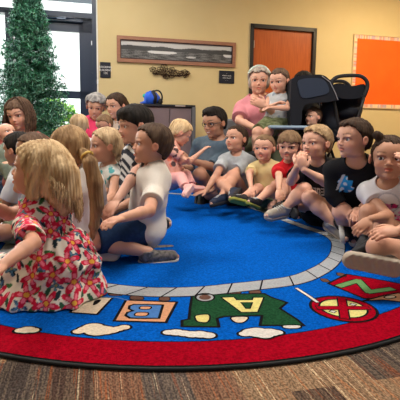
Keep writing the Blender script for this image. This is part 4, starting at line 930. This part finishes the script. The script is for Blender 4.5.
person('child kneeling on the rug in a white tee shirt and navy shorts', (151, 145, 2.24), .208, (-.96, -.24, .17), (148, 2.33), 1.12, (-.97, -.22), 'light',
    hair=dict(k='short', t=.045, **dict(HM_, c=((.045, .026, .017), (.095, .058, .036)), m='hair_chestnut')), arms={'L': [(149, 211, 'n'), (122, 218, 'n')], 'R': [('l', .18, .08, .22), ('l', .05, .27, .16)]},
    legs={'L': [(95, 240, 2.12), (148, 252, 2.18)], 'R': [(98, 236, 2.38), (150, 247, 2.46)]}, toe={'L': (172, 250, 2.20), 'R': (174, 244, 2.5)}, sitz=.145, vox=.0045,
    top=dict(m=white_tee, sleeve=.62, hem=-.07, o=.016, fold=.0045), bottom=dict(m=navy, t=.97, w=.016), shoes=dict(m=gshoe, sole=wsole), seed=16)
# ---------------------------------------------------------------- far side
pf2, pff = patterned('coral', [(.75, .20, .12), (.08, .05, .05), (.85, .45, .35)], 6, .03, (.72, .36, .28))
gA = person('adult with glasses in a slate blue shirt sitting on the rug beside the cabinet', (214, 123, 4.05), .262, (-.68, -.70, -.18), (214, 4.2), 1.5, (-.35, -1), 'tan', adult='m', vox=.006, fat=1.2, mouth='smile',
    hair=dict(k='short', t=.05, vol=[((.0, .05, .42), (.3, .35, .16))], **HK), arms={'L': [(213, 167, 'n'), (189, 160, 'n')], 'R': [(192, 168, 'f'), (180, 168, 3.85)]}, hands={'L': dict(n=(-.3, .8, -.3))},
    legs={'R': [(200, 175, 'n'), (212, 197, 'g')], 'L': [(238, 185, 'n'), (205, 197, 'g')]}, top=dict(m=slate, sleeve=.95, belly=True, neck=.055), bottom=dict(m=camo, t=.9), shoes=dict(m=bshoe, sole=dsole), glasses=(.02, .02, .02), seed=17)
gB = person('small child in a coral pink dress held by the adult with glasses', (181, 133, 3.66), .20, (.78, .15, -.42), (172, 3.62, .20), .86, (.8, -.2), 'fair',
    hair=dict(k='back', t=.05, tail=[at(170, 133, 3.72), at(167, 140, 3.7), at(167, 152, 3.68)], tail_r=[.028, .035, .012], tie=(at(169, 136, 3.71), .02, (.6, .5, .4)), **HY), arms={'R': [(189, 162, 'n'), (202, 151, 3.6)], 'L': [(176, 165), (186, 160)]},
    legs={'R': [(181, 178, 3.45), (186, 188, 3.3)], 'L': [(186, 174, 3.7), (192, 186, 3.6)]}, toe={'R': (183, 192, 3.25)}, top=dict(m=pf2, cols=pff, sleeve=.6, n='dress', hem=-.05, belly=True, fold=.005), bottom=dict(m=cloth('pink_tights', (.72, .35, .33)), t=1.9, n='tights'), shoes=dict(m=mat('shoe_pink', (.70, .36, .34), .8), sole=mat('sole_pink', (.72, .42, .38), .8)), seed=18)
pC = person('child in a pale grey tee shirt leaning forward with both hands to the rug', (236, 139, 3.8), .225, (-.72, -.64, .18), (238, 3.92), 1.16, (-.4, -1), 'light', roll=-.05,
    hair=dict(k='short', t=.025, **HB), arms={'R': [(217, 174, 'n'), (206, 191, 'n')], 'L': [(231, 174, 'n'), (213, 190, 'n')]}, hands={'R': dict(d=(-.7, -.4, -.15), n=(0, 0, -1), curl=.1), 'L': dict(d=(-.7, -.4, -.15), n=(0, 0, -1), curl=.1)},
    legs={'L': [(234, 177, 'n'), (222, 196, 3.5)], 'R': [(220, 183, 'n'), (232, 192, 3.45)]}, toe={'L': (212, 198, 3.4), 'R': (228, 196, 3.35)}, top=dict(m=grey_tee, belly=True), bottom=dict(m=cloth('charcoal', (.03, .03, .035)), t=.8), shoes=dict(m=nshoe, sole=dsole, lace=lace_w), seed=19)
pD = person('small child in a pale yellow tee shirt and camouflage shorts', (264, 148, 3.6), .213, (-.46, -.85, .02), (268, 3.7), .98, (-.3, -1), 'fair',
    hair=dict(k='short', t=.022, **HN), arms={'R': [(249, 173, 'n'), (251, 187, 'n')], 'L': [('l', -.2, .12, .16), ('l', -.12, .26, .1)]}, legs={'R': [(258, 189, 3.45), (243, 197, 3.3)], 'L': [(276, 186, 3.4), (258, 200, 3.22)]},
    toe={'R': (232, 194, 3.25), 'L': (249, 196, 3.1)}, top=dict(m=yellow_tee, belly=True), bottom=dict(m=camo2, t=.85), shoes=dict(m=bshoe, sole=ygreen, lace=lace_w), iris=(.12, .16, .2), seed=20)
pE = person('child in a plain red tee shirt sitting between yellow and black shirts', (289, 146, 3.3), .213, (-.38, -.90, -.08), (301, 3.4), 1.0, (-.3, -1), 'fair', hair=dict(k='fringe', t=.045, **HN),
    arms={'R': [(279, 176, 'n'), (279, 190, 'n')], 'L': [('l', -.2, .12, .16), ('l', -.12, .26, .1)]}, legs={'R': [(283, 184, 'n'), (281, 203, 3.1)], 'L': [('l', -.2, .18, .1), (294, 207, 2.95)]},
    toe={'R': (272, 205, 3.0), 'L': (299, 214, 2.88)}, top=dict(m=red_tee, belly=True), bottom=dict(m=cloth('charcoal2', (.02, .02, .024))), shoes=dict(m=bshoe, sole=dsole), seed=21)
pF = person('child in a black tee shirt with white lettering, both hands raised to the mouth', (316, 143, 2.9), .222, (-.84, -.53, .05), (323, 3.1), 1.2, (-.55, -.85), 'fair', hair=dict(k='short', t=.05, vol=[((0, .18, .36), (.26, .2, .12))], **HS),
    arms={'R': [(291, 181, 'n'), (297, 167, 2.72)], 'L': [(325, 182, 'n'), (304, 170, 2.68)]}, hands={'R': dict(d=(.35, .05, .9), n=(.5, .8, 0), curl=.5), 'L': dict(d=(-.25, .1, .95), n=(.2, .9, 0), curl=.45)},
    legs={'R': [(304, 190, 2.9), (286, 207, 2.88)], 'L': [(310, 198, 2.78), (333, 223, 2.72)]}, toe={'R': (276, 209, 2.82), 'L': (343, 231, 2.68)}, top=dict(m=print_m, m0=(.010, .010, .012), print=print_f, belly=True), bottom=dict(m=cloth('black2', (.012, .012, .014)), t=.7), shoes=dict(m=beige, sole=tsole, lace=lace_w), seed=22)
pG = person('child in a black long-sleeved shirt with a blue picture on the chest', (353, 139, 2.42), .212, (-.93, -.36, .04), (362, 2.72), 1.25, (-.38, -.92), 'fair', hair=dict(k='short', t=.045, vol=[((0, .15, .36), (.28, .24, .11))], **HB),
    arms={'R': [(333, 196, 2.5), (343, 208, 2.45)], 'L': [(376, 192, 2.62), (362, 208, 2.42)]}, legs={'R': [(342, 212, 'n'), (358, 224, 2.62)], 'L': [('l', -.2, .17, .1), (352, 226, 2.6)]}, toe={'R': (352, 233, 2.5)},
    top=dict(m=print_m, m0=(.010, .010, .012), print=print_g, sleeve=1.75, belly=True), bottom=dict(m=mat('cloth_black2'), t=.72), shoes=dict(m=bshoe, sole=wsole), vox=.0045, seed=23)
pH = person('child with a small hair bun in a white tee shirt with a pink print', (389, 158, 2.28), .228, (-.36, -.90, .08), (398, 2.46), 1.1, (-.5, -.9), 'tan', gaze=(-.8, -.6, .05),
    hair=dict(k='back', t=.018, tail=[at(379, 137, 2.27), at(377, 135, 2.27)], tail_r=[.024, .022], dz=.03, **HB), arms={'R': [(388, 216, 2.2), (371, 219, 2.12)], 'L': [('l', -.2, .12, .16), ('l', -.12, .26, .1)]}, hands={'R': dict(d=(-.8, -.1, -.6), n=(.2, .6, -.6), curl=.25)},
    legs={'R': [(369, 213, 2.28), (366, 234, 2.26)], 'L': [(385, 226, 2.2), (374, 240, 2.2)]}, toe={'R': (360, 243, 2.2), 'L': (362, 246, 2.15)}, top=dict(m=print_m, m0=(.62, .60, .62), print=print_h, sleeve=.4, neck=.05, belly=True), bottom=dict(m=mat('cloth_black2'), t=.35), shoes=dict(m=bshoe, sole=mat('sole_pink2', (.80, .12, .28), .6)), vox=.0045, seed=24)
pI = person('child cut off by the right edge with a hand on one bare knee', at(446, 128, 1.98), .215, (-.85, -.3, 0), (438, 2.05), 1.15, (-.95, -.3), 'light', hair=dict(k='short', t=.04, **HB),
    arms={'L': [(428, 214, 1.82), (399, 231, 1.74)], 'R': [(424, 196, 2.05), (413, 172, 2.0)]}, hands={'L': dict(d=(-1, -.1, -.05), n=(.1, .5, -.8), curl=.35), 'R': dict(d=(-.5, 0, .85), n=(-.6, .6, 0), curl=.4)},
    legs={'L': [(379, 248, 1.80), (414, 262, 1.86)], 'R': [(428, 258, 1.9), (386, 262, 1.76)]}, toe={'R': (338, 253, 1.78)}, sup={'R': (.0, .97, .12)}, top=dict(m=white_tee, sleeve=.6), bottom=dict(m=mat('cloth_black2'), t=.6), shoes=dict(m=gshoe, sole=tsole, groove=.002, s=1.2), vox=.0045, seed=25)
# seated behind
pJ = person('adult in a pink blouse seated on a chair with a child on the lap', (259, 81, 4.3), .252, (-.12, -1, -.08), (262, 4.42, .44), 1.52, (-.1, -1), 'fair', adult='f', vox=.0065, fat=1.3,
    hair=dict(k='short', t=.075, curl=[((.28, -.05, -.05), (.13, .2, .25)), ((-.28, -.05, -.05), (.13, .2, .25))], **dict(HG, c=((.26, .21, .18), (.42, .36, .30)), m='hair_ash')), arms={'R': [(239, 121, 'n'), (257, 129, 4.0)], 'L': [(278, 117, 'n'), (266, 106, 4.0)]},
    hands={'L': dict(d=(-.9, 0, .35), n=(.3, .9, 0))}, legs={'L': 'chair', 'R': 'chair'}, top=dict(m=pink_top, sleeve=.8, belly=True, neck=.06, fold=.004), bottom=dict(m=mat('cloth_olive'), t=1.9), shoes=dict(m=bshoe, sole=dsole), seed=26)
tk, tkf = patterned('grey_tank', [(.5, .52, .55), (.62, .62, .62), (.25, .30, .36)], 9, .03, (.45, .47, .48))
pK = person('child in a sleeveless shirt on the lap of the adult in the pink blouse', (279, 81, 4.08), .215, (-.62, -.76, -.18), at(276, 122, 4.12), .98, (-.6, -.9), 'fair', hair=dict(k='short', t=.035, **HM_),
    arms={'R': [(262, 110, 'n'), (276, 104, 'n')], 'L': [(287, 108, 'n'), (272, 108, 'n')]}, legs={'R': [(257, 132, 3.9), (255, 152, 3.88)], 'L': [(268, 132, 3.9), (264, 152, 3.88)]}, top=dict(m=tk, cols=tkf, sleeve=0, neck=.055, belly=True), bottom=dict(m=camo2, t=.9), shoes=dict(m=bshoe, sole=dsole), seed=27)
pL = person('adult in black seated behind the stroller hood, mostly hidden', (303, 84, 4.65), .245, (-.6, -.8, -.1), (308, 4.75, .44), 1.48, (-.3, -1), 'light', adult='f', vox=.0065, hair=dict(k='back', t=.05, **HK),
    arms={'R': [(294, 108, 'n'), (287, 98, 'n')]}, legs={'L': 'chair', 'R': 'chair'}, top=dict(m=black_tee, sleeve=.6), bottom=dict(m=jeans, t=1.9), shoes=dict(m=bshoe, sole=dsole), seed=28)
pM = person('infant sitting in the black stroller under its hood', (313, 117, 4.0), .168, (-.86, -.45, .12), at(321, 142, 4.2), .66, (-.6, -.8), 'fair', hair=dict(k='short', t=.02, **HM_),
    legs={'L': [('l', -.12, .25, .1), ('l', -.12, .35, -.1)], 'R': [('l', .12, .25, .1), ('l', .12, .35, -.1)]}, top=dict(m=cloth('charcoal3', (.03, .03, .04)), sleeve=1.5), bottom=dict(m=mat('cloth_charcoal3'), t=1.7), shoes=dict(m=bshoe, sole=dsole), seed=29)

mb = MB(); hb_ = pJ['HL']; mb.tube([hb_(.42*math.cos(t), .12, .10+.45*math.sin(t)) for t in np.linspace(.35, 2.8, 14)], .012, 6); mb.build('headband', mat('headband', (.35, .45, .36), .6, col2=(.7, .72, .66), nscale=60), pJ['o'], smooth=True)

# ---------------------------------------------------------------- stroller and chairs
black_fab = mat('stroller_fabric', (.010, .011, .016), .75, spec=.2, bump=.2, bscale=300); navy_fab = mat('stroller_window', (.020, .028, .050), .35, spec=.5); tubeb = mat('stroller_tube', (.012, .012, .014), .35, spec=.5); greyp = mat('tray_grey_blue', (.22, .30, .38), .4)
def slab_px(mb, poly, Y0, Y1, mi=0):
    a = [at(x, y, Y0) for x, y in poly]; n = len(a); b_ = [p+np.array([0, Y1-Y0, 0]) for p in a]
    F = [tuple(range(n)), tuple(range(2*n-1, n-1, -1))]+[(i, n+i, n+(i+1) % n, (i+1) % n) for i in range(n)]
    mb.add(a+b_, F, mi)
sb = at(326, 150, 4.15); st_ = empty('stroller', (sb[0], 4.15, 0)); tag(st_, 'large black double stroller with a hood behind the sitting children', 'stroller')
hood = [(291, 124), (291, 84), (293, 79), (298, 76), (320, 74.5), (329, 79), (334, 86), (338, 96), (337, 100), (328, 102), (314, 103), (305, 105), (302, 112), (301, 124)]
mb = MB(); slab_px(mb, smooth_poly(hood, 2), 3.88, 3.90); slab_px(mb, smooth_poly(hood, 2), 4.36, 4.38)
ol = [at(x, y, 3.88) for x, y in smooth_poly(hood[:9], 3, False)]
V_ = []; 
for p in ol: V_ += [p, p+np.array([0, .5, 0])]
V2 = [v+np.array([0, 0, -.012]) for v in V_]; n_ = len(V_); Fq = [(2*i, 2*i+1, 2*i+3, 2*i+2) for i in range(len(ol)-1)]+[(n_+2*i, n_+2*i+2, n_+2*i+3, n_+2*i+1) for i in range(len(ol)-1)]
mb.add(V_+V2, Fq); hd = mb.build('hood', black_fab, st_, smooth=False)
mb = MB(); slab_px(mb, smooth_poly([(299, 80), (318, 78), (326, 82), (329, 92), (318, 96), (303, 98), (299, 90)], 3), 3.872, 3.88); mb.build('hood_window', navy_fab, hd)
mb = MB(); mb.tube([at(x, y, 3.875) for x, y in [(322, 76), (330, 82), (335, 92), (338, 100)]], .004, 5); mb.build('piping', mat('grey_piping', (.25, .25, .27)), hd)
def pad(name, c, rad, m_, par, sd_):
    G = Field(np.array(c)-max(rad)*1.3, np.array(c)+max(rad)*1.3, .007); G.ell(c, rad); G.disp(folds(.006, 25, sd_)); return link(name, G.mesh(name, m_, WM[par.name])[0], par, WM[par.name])
pad('seat_back', at(331, 118, 4.3), (.13, .16, .17), mat('seat_lining', (.035, .04, .055), .7), st_, 1)
pad('seat', at(322, 136, 4.15), (.20, .18, .07), black_fab, st_, 2)
pad('seat', at(348, 100, 4.25), (.15, .17, .10), black_fab, st_, 3); pad('seat_cushion', at(347, 112, 4.2), (.13, .17, .10), black_fab, st_, 4)
mb = MB(); slab_px(mb, smooth_poly([(333, 86), (340, 83), (352, 86), (364, 84), (366, 91), (362, 97), (350, 99), (338, 97)], 3), 3.98, 4.3); mb.build('folded_hood', black_fab, st_)
for Yt in (3.95, 4.4):
    mb = MB(); mb.tube([at(x, y, 3.95)+np.array([0, Yt-3.95, 0]) for x, y in [(364, 97), (361, 108), (355, 128), (342, 160), (325, 190)]], .014, 8)
    mb.tube([at(x, y, 3.95)+np.array([0, Yt-3.95, 0]) for x, y in [(331, 86), (336, 110), (340, 135), (352, 170), (362, 196)]], .014, 8); mb.build('frame', tubeb, st_, smooth=True)
mb = MB(); hb = [(331, 86), (333, 80), (339, 76.5), (350, 75.5), (360, 76), (366, 80), (367.5, 87), (364, 97)]
hbp = [at(x, y, 3.95) for x, y in smooth_poly(hb, 3, False)]; mb.tube(hbp+[hbp[-1]+np.array([0, .2, 0])]+[p+np.array([0, .45, 0]) for p in hbp[::-1]], .017, 8)
mb.build('handlebar', mat('foam_grip', (.015, .015, .017), .7), st_, smooth=True)
mb = MB(); t0, t1 = at(293, 127.5, 3.86), .0; mb.box(t0, (.215, .10, .016), bev=.012); mb.build('tray', greyp, st_)
mb = MB(); bx = at(330, 165, 4.2); mb.box((bx[0], 4.2, .30), (.26, .2, .13), bev=.05); mb.build('basket', black_fab, st_)
for x, Y in ((306, 3.98), (306, 4.42), (354, 3.98), (354, 4.42)):
    p = at(x, 190, 3.98); mb = MB(); c = np.array([p[0], Y, .115]); mb.tube([c+.095*np.array([math.cos(t), 0, math.sin(t)]) for t in np.linspace(0, 6.283, 25)[:-1]], .02, 8, closed=True); [mb.tube([c, c+.09*np.array([math.cos(t), 0, math.sin(t)])], .007, 5) for t in np.linspace(0, 6.283, 6)[:-1]]; mb.ball(c, (.02, .03, .02)); mb.build('wheel', tubeb, st_, smooth=True)
def chair(px, Y, label, ang=0.):
    p = at(px, 150, Y); o = empty('chair', (p[0], Y, 0)); tag(o, label, 'chair', 'grey padded chairs'); c = np.array([p[0], Y, 0]); ca, sa = math.cos(ang), math.sin(ang); Rc = np.array([[ca, -sa, 0], [sa, ca, 0], [0, 0, 1]])
    gf = mat('chair_grey', (.17, .17, .18), .7, bump=.2, bscale=300); W_ = lambda x, y, z: c+Rc@np.array([x, y, z])
    mb = MB(); mb.box(W_(0, 0, .42), (.24, .23, .03), Rc, bev=.028); mb.build('seat', gf, o)
    mb = MB(); Rb = Rc@np.array([[1, 0, 0], [0, 0, -1], [0, 1, 0]]); mb.box(W_(0, .25, .66), (.23, .15, .022), Rb, bev=.02); mb.build('backrest', gf, o)
    for sx in (-1, 1):
        mb = MB(); mb.tube([W_(sx*.22, -.2, .40), W_(sx*.23, -.24, .0)], .011); mb.build('leg', tubeb, o, smooth=True)
        mb = MB(); mb.tube([W_(sx*.22, .26, .74), W_(sx*.22, .22, .40), W_(sx*.23, .27, .0)], .011); mb.build('leg', tubeb, o, smooth=True)
    return o
chair(262, 4.42, 'grey padded chair under the adult in the pink blouse')
chair(231, 4.75, 'empty grey padded chair behind the adult with glasses')
chair(308, 4.78, 'grey padded chair under the adult in black behind the stroller')
